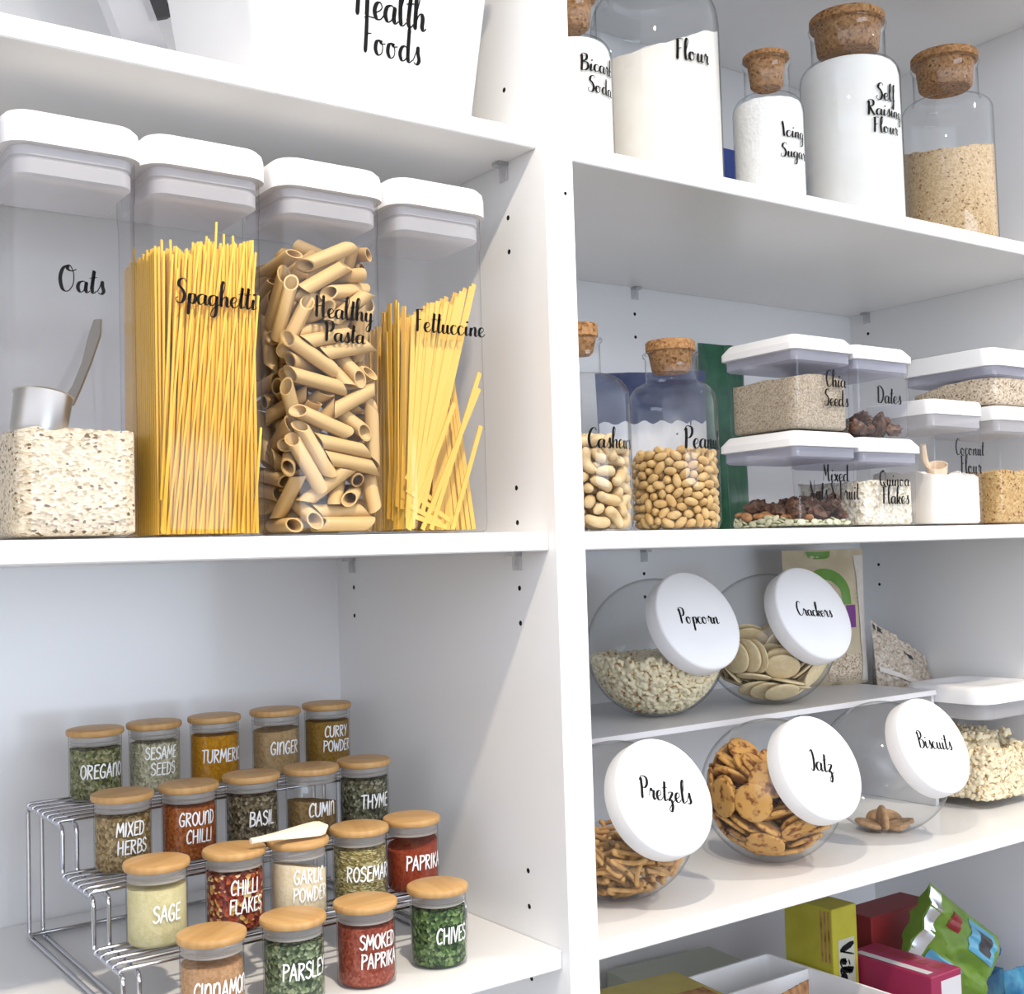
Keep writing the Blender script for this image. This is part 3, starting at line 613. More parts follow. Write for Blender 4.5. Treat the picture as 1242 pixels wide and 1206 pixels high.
for k in range(3): b.add(*(lambda q: (q.v, q.f))(patch(pf, lambda a, c: (.66 + .2 * a, .66 - .03 * k + .010 * c), 4, 1)))
for k in range(2): b.add(*(lambda q: (q.v, q.f))(patch(pf, lambda a, c: (-.86 + .2 * a, .80 - .03 * k + .010 * c), 4, 1)))
b.build('small_print', M['olive'], t, smooth=60)
patch(pf, lambda a, c: (.74 + .25 * a, .02 + .93 * c), 6, 24, .0012).build('clear_gusset', M['gusset'], t, smooth=60)['label'] = 'frosted clear gusset strip'
patch(pf, lambda a, c: (-.2 + .92 * a, .03 + .20 * c), 12, 8, .0009).build('window', M['grain'], t, smooth=60)['label'] = 'window showing pale grain'
M['rice'] = speckle('rice_through_film', [(0, (.34, .27, .20)), (.2, (.46, .39, .31)), (.6, (.54, .47, .39)), (.85, (.60, .54, .47))], 300, bumpy=.5, rough=.25)
t = thing('rice_bag', 'slumped clear bag of brown rice against the right wall behind the popcorn tub', 'bag', (.9005, .308, ZRB), R_(2))
rf = pouch_fn(.142, .262, .085, .97, .010, 5.0, .01, .034)
pouch(rf, 'bag', M['rice'], t)
for (u0, u1, v0, v1) in ((-.95, -.62, .955, .985), (-.25, -.12, .86, .885), (-.05, .12, .85, .885)):
    patch(rf, lambda a, c: (u0 + (u1 - u0) * a, v0 + (v1 - v0) * c), 8, 3).build('printed_mark', M['dark'], t, smooth=60)['label'] = 'black printed mark'
patch(rf, lambda a, c: (-.97 + 1.9 * a, .70 + .03 * c - .10 * a), 16, 2, .003).build('fold', M['gusset'], t, smooth=60)
M['carton_white'] = mat('carton_white', (.62, .63, .68), .5)
# dark bags behind the stacked boxes and bottles
M['navy'] = food('navy_film', (.035, .045, .11), (.07, .09, .18), 18, rough=.35); M['bottle_green'] = food('green_film', (.012, .075, .040), (.03, .13, .07), 20, rough=.35)
t = thing('snack_bag', 'navy topped bag with a pale lower panel behind the peanut bottle', 'bag', (.395, .315, 0), R_(-8))
nf = pouch_fn(.180, .215, .060, .97, .008, 7.0, .0, -.006)
pouch(nf, 'bag', M['navy'], t)
patch(nf, lambda a, c: (-.99 + 1.98 * a, .03 + (.66 + .012 * sin(a * 40)) * c), 30, 14, .0009).build('pale_panel', M['carton_white'], t, smooth=60)['label'] = 'pale lower panel'
t = thing('snack_bag', 'dark green bag peeking out behind the chia seeds lid', 'bag', (.612, .398, 0), R_(-4))
pouch(pouch_fn(.090, .288, .045, .97, .006, 9.0), 'bag', M['bottle_green'], t)
# small blue carton behind the flour jars
t = thing('carton', 'small blue and white carton between the flour and icing sugar jars', 'carton', (.488, .27, ZRT))
M['blue'] = mat('print_blue', (.03, .06, .26), .5)
MB().box(-.04, .04, -.02, .02, .0003, .135).build('box', M['carton_white'], t, smooth=0)
b = MB().box(-.0402, .0402, -.0203, .0203, .094, .1352); b.box(-.0402, .0402, -.0203, .0203, .0004, .085)
b.build('blue_band', M['blue'], t, smooth=0)['label'] = 'blue printed bands'
# white tub on the top left shelf
t = thing('storage_tub', 'white storage tub lettered Health Foods on the top left shelf', 'tub', (-.176, .130, ZLT))
tub = [rsq(.105, .088, .018, .0006), rsq(.110, .093, .020, .006), rsq(.130, .106, .022, .165), rsq(.136, .112, .024, .168), rsq(.136, .112, .024, .176), rsq(.128, .104, .021, .176), rsq(.108, .091, .018, .008)]
shell = MB().loft(tub).build('tub', M['white'], t, smooth=40)
fn_tub = lambda u, v: (u + .0, -(.093 + .013 * (v - .006) / .159) - .0006, v)
b = MB()
letters(b, 'Health', fn_tub, width=.0735, u0=.013, v0=.0775, tall=1.3); letters(b, 'Foods', fn_tub, width=.0600, u0=.0145, v0=.0460, tall=1.3)
b.build('lettering', M['ink'], shell, smooth=0)
t = thing('black_folder', 'black folder in a white sleeve leaning at the back left of the top shelf', 'folder', (-.272, .330, ZLT + .031), rot=(0, R_(-24), R_(10)))
MB().box(.050, .072, -.006, .006, .128, .30).build('cover', M['dark'], t, smooth=0)
MB().box(.0, .0495, -.008, .008, .0, .30).build('sleeve', M['collar_w'], t, smooth=0)
# ---------------------------------------------------------------- the shaded bottom shelf: bins and packets
ZF = -.70
t = thing('open_bin', 'white open bin with a cross divider at the front left of the shaded bottom shelf', 'bin', (.4265, .149, ZF))
hx, hy, H = .0815, .1045, .140
MB().loft([rsq(hx - .010, hy - .010, .006, .0006), rsq(hx - .004, hy - .004, .007, .006), rsq(hx - .0008, hy - .0008, .008, H - .004), rsq(hx, hy, .008, H), rsq(hx - .0035, hy - .0035, .006, H), rsq(hx - .0075, hy - .0075, .005, .006)]).build('bin', M['white'], t, smooth=40)
MB().box(-hx + .0042, hx - .0042, .030, .033, .030, H - .001).build('divider', M['white'], t, smooth=0)
def carton(x, y, z, sx_, sy_, sz, rz, m, label, name='carton', cat='carton', rot=None):
    t = thing(name, label, cat, (x, y, z), R_(rz), rot=rot); e = .0012
    MB().loft([rsq(sx_ / 2 - e, sy_ / 2 - e, .0012, 0, 2), rsq(sx_ / 2, sy_ / 2, .0015, e, 2), rsq(sx_ / 2, sy_ / 2, .0015, sz - e, 2), rsq(sx_ / 2 - e, sy_ / 2 - e, .0012, sz, 2)]).build('box', m, t, smooth=0)
    return t
def flat(t, axis, a0, a1, b0, b1, c, m, name):
    """thin printed area on a carton face: axis y front, x side, z top"""
    g = {'y': lambda u, v: (u, c, v), 'x': lambda u, v: (c, u, v), 'z': lambda u, v: (u, v, c)}[axis]
    o = MB().add([g(a0, b0), g(a1, b0), g(a1, b1), g(a0, b1)], [(0, 1, 2, 3)]).build(name, m, t, smooth=0)
    return o
M['yellow'] = food('yellow_card', (.36, .33, .025), (.42, .38, .04), 22, rough=.45); M['yellow2'] = food('golden_card', (.40, .32, .07), (.46, .38, .10), 22, rough=.45)
M['red'] = mat('red_card', (.22, .014, .016), .45); M['pink'] = mat('pink_card', (.27, .014, .065), .45); M['silver'] = mat('grey_panel', (.55, .54, .56), .45)
M['tan'] = food('printed_food', (.42, .22, .09), (.20, .08, .03), 70); M['cream_card'] = mat('cream_card', (.40, .41, .33), .5); M['aqua'] = food('aqua_film', (.015, .11, .24), (.06, .24, .36), 40, rough=.3)
M['cobalt'] = mat('cobalt_plastic', (.010, .085, .42), .35); M['lime'] = food('lime_film', (.10, .19, .02), (.16, .26, .04), 20, rough=.35); M['skyfilm'] = mat('sky_film', (.08, .28, .42), .3)
M['foil'] = mat('crinkled_foil', (.72, .74, .78), .25, 1.0)
t = carton(.5365, .185, ZF + .0004, .048, .080, .218, 0, M['yellow'], 'yellow cracker carton standing beside the white bin, Vita lettered on its narrow face')
flat(t, 'x', -.034, .030, .060, .135, -.0243, M['tan'], 'picture')['label'] = 'brown picture of crackers'
flat(t, 'x', -.038, -.012, .020, .110, -.0246, M['silver'], 'grey_panel')
flat(t, 'y', -.014, .017, .080, .178, -.0403, M['cream_card'], 'name_panel')
b = MB(); letters(b, 'Vita W', lambda u, v: (-.0115 + v, -.0406, .172 - u), width=.088, u0=.044, v0=0, align='C', tall=.78, thick=1.6)
b.build('lettering', M['ink'], t, smooth=0)
for k in range(3): flat(t, 'x', -.036 + .006 * k, -.033 + .006 * k, .150, .214, -.0243, M['tan'], 'stripe')
t = carton(.705, .212, ZF + .0004, .135, .055, .175, 0, M['red'], 'dark red carton standing behind the pink carton and the foil pouch')
flat(t, 'y', .000, .030, .060, .085, -.0278, M['silver'], 'white_print')
t = carton(.594, .103, ZF + .0004, .060, .130, .150, 0, M['pink'], 'pink carton standing in front of the dark red one with a pale strip on top')
flat(t, 'z', -.024, -.012, -.055, .055, .1503, M['silver'], 'pale_strip')
flat(t, 'y', -.012, .028, .095, .142, -.0653, M['silver'], 'white_panel')
for k in range(5): flat(t, 'z', .004, .020, -.05 + .021 * k, -.036 + .021 * k, .1503, M['red'], 'red_print')
t = thing('foil_pouch', 'torn open green and blue foil pouch leaning on the dark red carton', 'pouch', (.782, .112, ZF + .088), rot=(R_(-8), R_(-52), R_(0)))
ff = pouch_fn(.110, .150, .036, 1.3, .010, 12.0)
pouch(ff, 'bag', M['lime'], t, 22, 26)
patch(ff, lambda a, c: (-.98 + 1.9 * a, .86 + .13 * c), 14, 5, .0012).build('torn_edge', M['foil'], t, smooth=60)['label'] = 'silver torn edge'
patch(ff, lambda a, c: (.10 + .80 * a, .10 + .36 * c), 14, 10, .0010).build('blue_print', M['skyfilm'], t, smooth=60)
patch(ff, lambda a, c: (.25 + .5 * a, .16 + .18 * c), 10, 6, .0016).build('dark_print', M['dark'], t, smooth=60)
patch(ff, lambda a, c: (.30 + .42 * a, .58 + .14 * c), 8, 6, .0012).build('red_print', M['red'], t, smooth=60)
patch(ff, lambda a, c: (-.95 + .5 * a, .40 + .42 * c), 8, 8, .0012).build('sky_print', M['skyfilm'], t, smooth=60)
t = thing('snack_bag', 'aqua blue plastic bag at the right of the pink carton', 'bag', (.868, .105, ZF + .0004), R_(-12))
pouch(pouch_fn(.085, .082, .050, .99, .006, 14.0), 'bag', M['aqua'], t)
t = thing('rolled_packet', 'bright blue rolled packet resting behind the aqua bag', 'packet', (.885, .200, ZF + .060), rot=(0, R_(84), R_(10)))
b = MB(); n = 28
b.loft([[((.0145 + .0022 * nz(cos(2 * pi * i / n), sin(2 * pi * i / n) + j, 3.0, 3)) * cos(2 * pi * i / n), .0145 * (1 + .15 * nz(j, i, .7, 4)) * sin(2 * pi * i / n), -.062 + .0124 * j) for i in range(n)] for j in range(11)])
b.build('roll', M['cobalt'], t, smooth=60)
carton(.885, .200, ZF + .0004, .110, .040, .042, 10, M['aqua'], 'low blue box under the bright blue rolled packet', 'box', 'box')
t = carton(.280, .205, ZF + .0004, .115, .110, .152, -6, M['yellow2'], 'golden yellow carton at the left behind the bin')
flat(t, 'z', -.01, .05, -.048, -.010,   .1523, M['tan'], 'picture'); flat(t, 'y', -.050, .0, .09, .14, -.0553, M['silver'], 'name_panel')
t = carton(.452, .345, ZF + .0004, .180, .140, .104, -6, M['cream_card'], 'pale green carton lying between the bin and the back wall')
flat(t, 'z', .02, .075, -.055, -.020, .1043, M['dark'], 'dark_label'); flat(t, 'z', -.03, .01, -.050, -.036, .1043, M['silver'], 'grey_print')
t = thing('biscuit_packet', 'tan packet standing inside the front of the white bin', 'packet', (.400, .110, ZF + .0075), R_(12))
pouch(pouch_fn(.07, .150, .030, .99, .003, 18.0), 'bag', M['tan'], t)
# ---------------------------------------------------------------- spice rack and spice jars
t = thing('spice_rack', 'chrome three-step wire spice rack on the lower left shelf', 'rack', (0, 0, ZLB))
ST = .0455; wr_ = .0021
def bend(P, r=.007, k=4):
    out = []; n = len(P)
    for i in range(n):
        p, a, c = Vector(P[i]), Vector(P[i - 1]), Vector(P[(i + 1) % n]); d1, d2 = (a - p).normalized(), (c - p).normalized()
        for j in range(k + 1):
            f = j / k; q0, q1 = p + d1 * r, p + d2 * r
            out.append(tuple((1 - f) ** 2 * q0 + 2 * f * (1 - f) * p + f * f * q1))
    return out
YZ = [(.385, wr_ + .0005), (.385, 3 * ST - wr_ - 2 * wr_), (.262, 3 * ST - 3 * wr_), (.262, 2 * ST - 3 * wr_), (.168, 2 * ST - 3 * wr_), (.168, ST - 3 * wr_), (.090, ST - 3 * wr_), (.090, wr_ + .0005)]
XA, XB = -.399, -.0720
for x in (XA, XA + .013, XB - .013, XB):
    MB().tube(bend([(x, y, z) for y, z in YZ]), wr_, 10, True).build('side_frame', M['chrome'], t, smooth=60)
for k, (y0, y1) in enumerate(((.095, .160), (.174, .254), (.270, .380))):
    z = (k + 1) * ST - wr_; n = (5, 6, 7)[k]
    for i in range(n):
        y = y0 + (y1 - y0) * i / (n - 1)
        MB().tube([(XA - .001, y, z - .004), (XA - .001, y, z - .001), (XA + .002, y, z), (XB - .002, y, z), (XB + .001, y, z - .001), (XB + .001, y, z - .004)], wr_ * .9, 8).build('tier_wire', M['chrome'], t, smooth=60)
for y in (.375, .388): MB().tube([(XA, y, wr_ + .0005 + (.0042 if y < .38 else 0)), (XB, y, wr_ + .0005 + (.0042 if y < .38 else 0))], wr_ * .9, 8).build('base_wire', M['chrome'], t, smooth=60)

RL, RB_, HJ = .0281, .0256, .0705
def spice(x, y, z, lines, herb, level, label, cname, slope=0.0, ang=0.0, lid_rot=0.0, clabel=None):
    t = thing('spice_jar', label, 'jar', (x, y, z), group='spice jars with bamboo lids')
    body = part('body', shared('spice_body', lambda: MB().lathe([(RB_ - .004, .0004), (RB_ - .0012, .0012), (RB_, .004), (RB_, .0625), (RB_ - .0008, .0632)], 48, True, False), M['glass_thick']), t)
    lid = part('lid', shared('spice_lid', lambda: MB().lathe([(RL - .0035, .0634), (RL - .0008, .0641), (RL, .0658), (RL, .0680), (RL - .0006, .0697), (RL - .0024, .0705), (.010, .0705)], 56), M['bamboo']), t, (0, 0, 0), (0, 0, lid_rot))
    part('seal', shared('spice_seal', lambda: MB().lathe([(RB_ - .0022, .0540), (RB_ - .0010, .0548), (RB_ - .0022, .0558), (RB_ - .0022, .0572), (RB_ - .0010, .0582), (RB_ - .0022, .0592), (RB_ - .0022, .0630)], 40), M['silicone']), lid)
    two = len(lines) == 2
    vs = (.0345, .0185) if two else (.0235,)
    decal(body, [(w, dict(v0=v, cap=.0118 if two else .0130, u0=.0008 * (i * 2 - 1) if two else 0)) for i, (w, v) in enumerate(zip(lines, vs))], on_cyl(RB_ + .0003, ang), M['inkw'], font=CAPS, tall=1.06, slant=.05, thick=1.05)
    sd = x * 37 + y * 11
    level = min(level + .0025, .0508)
    rough = 0 if herb in POWDER else 1
    fill(cname, M[herb], polar(RB_ - .0012), .0022, lambda a, c: level + slope * (a + .4 * c) + (.0007 + .0012 * rough) * nz(a, c, 160, sd), (x, y, z), clabel or label, 'spice', nt=48, nr=8, foot=.92)
A, B, C, D = ZLB + 3 * ST, ZLB + 2 * ST, ZLB + ST, ZLB
SP = [
 (-.3428, .3478, A, ['OREGAnO'], 'oregano', .0485, 'oregano', 'dried green oregano leaves', 'leftmost on the top step'),
 (-.2813, .3516, A, ['SESAME', 'SEEDS'], 'sesame', .0470, 'sesame seeds', 'pale green grey sesame seeds', 'second on the top step'),
 (-.2162, .3509, A, ['TURMERIC'], 'turmeric', .0480, 'turmeric', 'orange turmeric powder', 'middle of the top step'),
 (-.1453, .3521, A, ['GInGER'], 'ginger', .0455, 'ginger', 'light brown ginger powder', 'fourth on the top step'),
 (-.0800, .3573, A, ['CURRY', 'POWDER'], 'curry', .0485, 'curry powder', 'dark mustard curry powder', 'rightmost on the top step'),
 (-.3544, .2267, B, ['MIXED', 'HERBS'], 'mixed', .0480, 'mixed herbs', 'brown mixed herbs', 'leftmost on the second step'),
 (-.2916, .2269, B, ['GROUnD', 'CHILLI'], 'chilli', .0490, 'ground chilli', 'rusty ground chilli', 'second on the second step'),
 (-.2257, .2330, B, ['BASIL'], 'basil', .0490, 'basil', 'dark dried basil flakes', 'middle of the second step'),
 (-.1627, .2300, B, ['CUMIn'], 'cumin', .0330, 'cumin', 'brown cumin powder', 'fourth on the second step'),
 (-.1031, .2294, B, ['THYME'], 'thyme', .0490, 'thyme', 'dark dried thyme', 'rightmost on the second step'),
 (-.3539, .1385, C, ['SAGE'], 'sage', .0468, 'sage', 'pale yellow sage powder', 'leftmost on the lowest step'),
 (-.2849, .1350, C, ['CHILLI', 'FLAKES'], 'flakes', .0500, 'chilli flakes', 'dark red chilli flakes with pale seeds', 'second on the lowest step'),
 (-.2255, .1300, C, ['GARLIC', 'POWDER'], 'garlic', .0430, 'garlic powder', 'cream garlic powder', 'under the wooden spatula'),
 (-.1589, .1370, C, ['ROSEMARY'], 'rosemary', .0490, 'rosemary', 'straw green rosemary needles', 'fourth on the lowest step'),
 (-.1001, .1390, C, ['PAPRIKA'], 'paprika', .0420, 'paprika', 'red paprika powder', 'rightmost on the lowest step'),
 (-.3370, .0585, D, ['CInnAMOn'], 'cinnamon', .0440, 'cinnamon', 'tan cinnamon powder', 'leftmost of the front four'),
 (-.2660, .0570, D, ['PARSLEY'], 'parsley', .0480, 'parsley', 'grey green dried parsley', 'second of the front four'),
 (-.1976, .0560, D, ['SMOKED', 'PAPRIKA'], 'smoked', .0490, 'smoked paprika', 'brick red smoked paprika', 'third of the front four'),
 (-.1225, .0575, D, ['CHIVES'], 'chives', .0500, 'chives', 'bright green dried chives', 'rightmost of the front four')]
SLOPE = {'garlic': -.22, 'cumin': -.12, 'paprika': .20, 'ginger': .05}
for i, (x, y, z, ln, hb_, lv, word, cont, place) in enumerate(SP):
    spice(x, y, z, ln, hb_, lv, 'small glass %s jar with bamboo lid, %s' % (word, place), word.replace(' ', '_').replace('smoked_', 'smoked_'), SLOPE.get(hb_, 0), 0, i * 1.3, '%s inside the small %s jar' % (cont, word))
zt = C + HJ
t = thing('wooden_spatula', 'small pale wooden spatula lying across the chilli flakes and garlic lids', 'spatula', (-.2450, .1150, zt + .0078), rot=(R_(42), 0, R_(5)))
b = MB(); n = 14; rings = []
for i in range(n + 1):
    f = i / n; x = -.034 + .078 * f; w = .0030 + .0056 * (3 * f * f - 2 * f ** 3); th = .0022
    if f > .86: w *= math.sqrt(max(.02, 1 - ((f - .86) / .14) ** 2))
    rings.append([(x, w * cos(2 * pi * a / 12), th * sin(2 * pi * a / 12)) for a in range(12)])
b.loft(rings); b.build('spatula', M['pale_wood'], t, smooth=60)
# ---------------------------------------------------------------- long pasta: every strand in view by itself, the hidden core as one bundle
rnd = random.Random(7)
def strand_mesh(key, m, r, L0, flat_=None):
    def mk():
        b = MB()
        if flat_: b.box(-flat_ / 2, flat_ / 2, -r, r, 0, L0)
        else: b.lathe([(r * .8, 0), (r, .0004), (r, L0 - .0004), (r * .8, L0)], 7)
        return b
    return shared(key, mk, m)
def place_strand(me, name, p, q, L0, label, group, cat, spin=0.0):
    d = Vector(q) - Vector(p); o = bpy.data.objects.new(name, me); COL.objects.link(o)
    o.matrix_world = Matrix.Translation(p) @ Vector((0, 0, 1)).rotation_difference(d.normalized()).to_matrix().to_4x4() @ Matrix.Rotation(spin, 4, 'Z') @ Matrix.Diagonal((1, 1, d.length / L0, 1))
    return tag(o, label, cat, group)
def clampsq(x, y, h=.0430):
    k = max(abs(x), abs(y)) / h
    return (x / k, y / k) if k > 1 else (x, y)
# spaghetti: upright on the left, leaning to the right towards the front right
sm = strand_mesh('spaghetti_strand', M['spaghetti'], .00105, .25)
cx = CX['spag']; pts = []
hh = .0440
def swirl(x, y):
    a = R_(36) * (.45 + .55 * max(0, -y / hh)); X, Y = x * cos(a) - y * sin(a), x * sin(a) + y * cos(a)
    return clampsq(X * .93 + .004, Y * .93)
front = []
for lay in range(4):
    h = hh - .0023 - .0044 * lay
    for i in range(76):
        if len(front) >= 300: break
        d = .0021 * (i % 2)
        if i < 34:                                     # along the left face
            f = i / 33; x, y, u, v = -h + d, h - (2 * h - .004) * f, -h + d + .0015, .041 - (.041 + h - .006) * f
        else:                                          # along the front face, leaning to the right
            f = (i - 34) / 41; x, y, u, v = -h + .002 + (2 * h - .004) * f, -h + d, -.036 + .0765 * f ** .66, -h + d + .0006
        z1 = .228 + .007 * rnd.random() + .016 * max(0, (u + .012) / hh) * .7 + (.005 if 0 < u + .012 < .022 and v < -.03 else 0)
        if rnd.random() < .06: z1 += rnd.uniform(.003, .010)
        front.append(((x, y, .0032), (u, v, z1)))
front[52] = (front[52][0], (front[52][1][0], front[52][1][1], .258))
front = front[:286]
for x0, x1, z0, z1 in ((-.042, -.018, .004, .232), (-.038, -.008, .003, .236), (-.033, -.002, .004, .231), (-.027, .006, .003, .240), (-.020, .012, .004, .237), (-.012, .022, .003, .243), (-.004, .031, .004, .241), (.006, .0385, .003, .246), (-.0425, -.034, .006, .086), (.034, .0425, .003, .090), (-.040, -.026, .004, .215), (.016, .041, .003, .236), (.024, .0425, .004, .200), (-.0425, -.030, .030, .226)):
    front.append(((x0, -hh - .0002, z0), (x1, -hh - .0002, z1)))
lab = 'yellow spaghetti strand packed upright in the Spaghetti canister'
for p, q in front:
    place_strand(sm, 'spaghetti_strand', (cx + p[0], .072 + p[1], p[2]), (cx + q[0], .072 + q[1], q[2]), .25, lab, 'spaghetti in the canister', 'spaghetti')
b = MB()
for i in range(330):
    x, y = rnd.uniform(-.022, .0425), rnd.uniform(-.022, .0425); u, v = x * .92 + .003, y * .96; z1 = .228 + .012 * rnd.random() + .01 * max(0, u / hh)
    d = Vector((u - x, v - y, z1)); Q = Vector((0, 0, 1)).rotation_difference(d.normalized()).to_matrix()
    ring = [Q @ Vector((.00105 * cos(a * pi / 3), .00105 * sin(a * pi / 3), 0)) for a in range(6)]
    b.loft([[(x + r[0], y + r[1], .0034 + r[2]) for r in ring], [(u + r[0], v + r[1], z1 + r[2]) for r in ring]])
tag(b.build('spaghetti_bundle', M['spaghetti'], None, (cx, .072, 0)), 'yellow spaghetti strands massed in the middle of the Spaghetti canister', 'spaghetti', None, 'stuff')
# fettuccine: fanned ribbons leaning strongly to the right
fm = strand_mesh('fettuccine_ribbon', M['fettuccine'], .0006, .25, .0044)
cx = CX['fett']; lab = 'flat fettuccine ribbon leaning in the Fettuccine canister'
rib = []
def frib(x, y, u, v, z0, z1, sp): rib.append(((x, y, z0), (u, v, z1), sp))
for k in range(66):                                   # main sheaf: low left to high right, several layers deep
    lay = k % 5; f = (k // 5) / 13
    y = -.041 + .008 * lay + rnd.uniform(-.0006, .0006)
    x0 = -.0415 + .016 * f + rnd.uniform(-.001, .001); x1 = -.026 + .067 * f + rnd.uniform(-.0015, .0015)
    frib(x0, y, x1, y + .004, .004 + rnd.uniform(0, .03), .196 + .034 * f + rnd.uniform(-.005, .005), rnd.uniform(-.1, .1))
for k in range(26):                                   # fan standing on the right foot
    f = k / 25; y = -.030 + .014 * (k % 3) + rnd.uniform(-.002, .002)
    frib(-.006 + .047 * f, y + .004, .006 + .014 * f + rnd.uniform(-.002, .002), y + .010, .004, .125 + rnd.uniform(0, .05), rnd.uniform(-.2, .2))
for k in range(22):                                   # upright ribbons along the left and back
    f = k / 21; frib(-.0415 + rnd.uniform(0, .004), -.030 + .070 * f, -.0410 + rnd.uniform(0, .010), -.034 + .072 * f, .005, .170 + .045 * rnd.random(), 1.57 + rnd.uniform(-.3, .3))
for k in range(14):
    f = k / 13; frib(-.030 + .060 * f, .034 + rnd.uniform(-.004, .004), -.020 + .058 * f, .038, .005, .200 + .02 * rnd.random(), rnd.uniform(-.3, .3))
for (x0, z0, x1, z1, y) in ((-.026, .004, .040, .135, -.0420), (-.017, .004, .041, .150, -.0425), (.006, .004, .041, .100, -.0418), (-.040, .004, .012, .120, -.0423), (-.041, .040, .004, .012, -.0415), (-.040, .026, -.006, .010, -.0422), (-.034, .016, .000, .006, -.0420), (-.041, .052, -.012, .030, -.0400)):
    frib(x0, y, x1, y + .001, z0, z1, 0.0)
for p, q, sp_2 in rib:
    a = [max(-.0415, min(.0415, c)) for c in (p[0], p[1], q[0], q[1])]
    place_strand(fm, 'fettuccine_ribbon', (cx + a[0], .072 + a[1], p[2]), (cx + a[2], .072 + a[3], q[2]), .25, lab, 'fettuccine in the canister', 'fettuccine', sp_2)
# ---------------------------------------------------------------- single pieces of food
def penne_b():
    b = MB(); n = 14; L0 = .046; r = .0064; ri = .0051; sl = .95; ru = []
    for rr, flip in ((r, 0), (ri, 1)):
        rings = []
        for s_, zz in ((-1, -L0 / 2), (1, L0 / 2)):
            rings.append([(rr * cos(2 * pi * i / n), rr * sin(2 * pi * i / n), zz + rr * cos(2 * pi * i / n) * sl * 1.0) for i in range(n)])
        ru.append(rings)
    o, i_ = ru
    b.loft([i_[0], o[0], o[1], i_[1], i_[0]], False, False)
    return b
def lumpy(seed, r, amp, fr, squash=(1, 1, 1), sub=3):
    bm = bmesh.new(); bmesh.ops.create_icosphere(bm, subdivisions=sub, radius=1.0)
    b = MB(); vs = []
    for v in bm.verts:
        d = v.co.normalized(); k = 1 + amp * noise.noise(d * fr + Vector((seed, seed * 2, 0)))
        vs.append(tuple(d[i] * k * r * squash[i] for i in range(3)))
    b.add(vs, [[v.index for v in f.verts] for f in bm.faces]); bm.free()
    return b
def popcorn_b(seed, r=.0085):
    rn = random.Random(seed); bm = bmesh.new(); bmesh.ops.create_icosphere(bm, subdivisions=3, radius=1.0)
    blobs = []
    for k in range(5):
        d = Vector((rn.gauss(0, 1), rn.gauss(0, 1), rn.gauss(0, 1))).normalized(); blobs.append((d, rn.uniform(.80, 1.08), rn.uniform(.55, .95)))
    b = MB(); vs = []
    for v in bm.verts:
        d = v.co.normalized(); k = .50
        for bd, br, bw in blobs:
            c = max(0, d.dot(bd)); k = max(k, br * (c ** (2.2 / bw) if c > 0 else 0))
        k += .06 * noise.noise(d * 5 + Vector((seed, 0, 0)))
        vs.append(tuple(d * k * r))
    b.add(vs, [[v.index for v in f.verts] for f in bm.faces]); bm.free()
    return b
def disc_b(r, t, dome=0.0, crimp=0.0, n=36, seed=0):
    b = MB(); rings = []
    for rr, z in ((.55, 0), (.90, 0), (.985, .22), (1, .5), (.985, .78), (.90, 1), (.55, 1)):
        rings.append([(r * rr * (1 + crimp * (rr > .8) * cos(a * 12 * 2 * pi / n * 1.0)) * cos(2 * pi * a / n), r * rr * (1 + crimp * (rr > .8) * cos(a * 12 * 2 * pi / n)) * sin(2 * pi * a / n),
                       (z - .5) * t + dome * rr * rr + .0004 * nz(rr * cos(2 * pi * a / n), rr * sin(2 * pi * a / n), 3, seed)) for a in range(n)])
    return b.loft(rings)
def pretzel_b():
    P = []
    for i in range(40):
        a = i / 40 * 2 * pi
        # a loose three-holed twist
        x = .017 * sin(a) + .0085 * sin(2 * a); y = .0125 * cos(a) - .0065 * cos(2 * a)
        P.append((x, y, .0016 * sin(3 * a)))
    return MB().tube(P, .0026, 8, True)
def cashew_b():
    P = []; 
    for i in range(13):
        a = -1.25 + 2.5 * i / 12; P.append((.0115 * cos(a * 1.12) - .008, .0118 * sin(a * 1.12), 0))
    return MB().tube(P, lambda f: .0062 * (max(.05, 1 - (2 * f - 1) ** 4)) ** .5 * (1.08 - .25 * f), 10)
def peanut_b(seed): return lumpy(seed, .0049, .10, 1.4, (.95, .95, 1.68), 3)
def date_b(seed): return lumpy(seed, .0085, .45, 2.6, (1, .9, 1.75), 3)
def fruit_b(seed): return lumpy(seed, .0095, .55, 2.4, (1.1, .9, .8), 3)
def almond_b(): return lumpy(3, .0058, .05, 1.2, (1, .62, 1.8), 2)
def pepita_b(): return lumpy(5, .0040, .04, 1.2, (1, .42, 1.75), 2)
def crumb_b(seed):
    b = disc_b(.024, .0065, 0, 0, 24, seed); b.v = [(max(-.004 + .003 * sin(y * 400), x), y, z) for x, y, z in b.v]
    return b
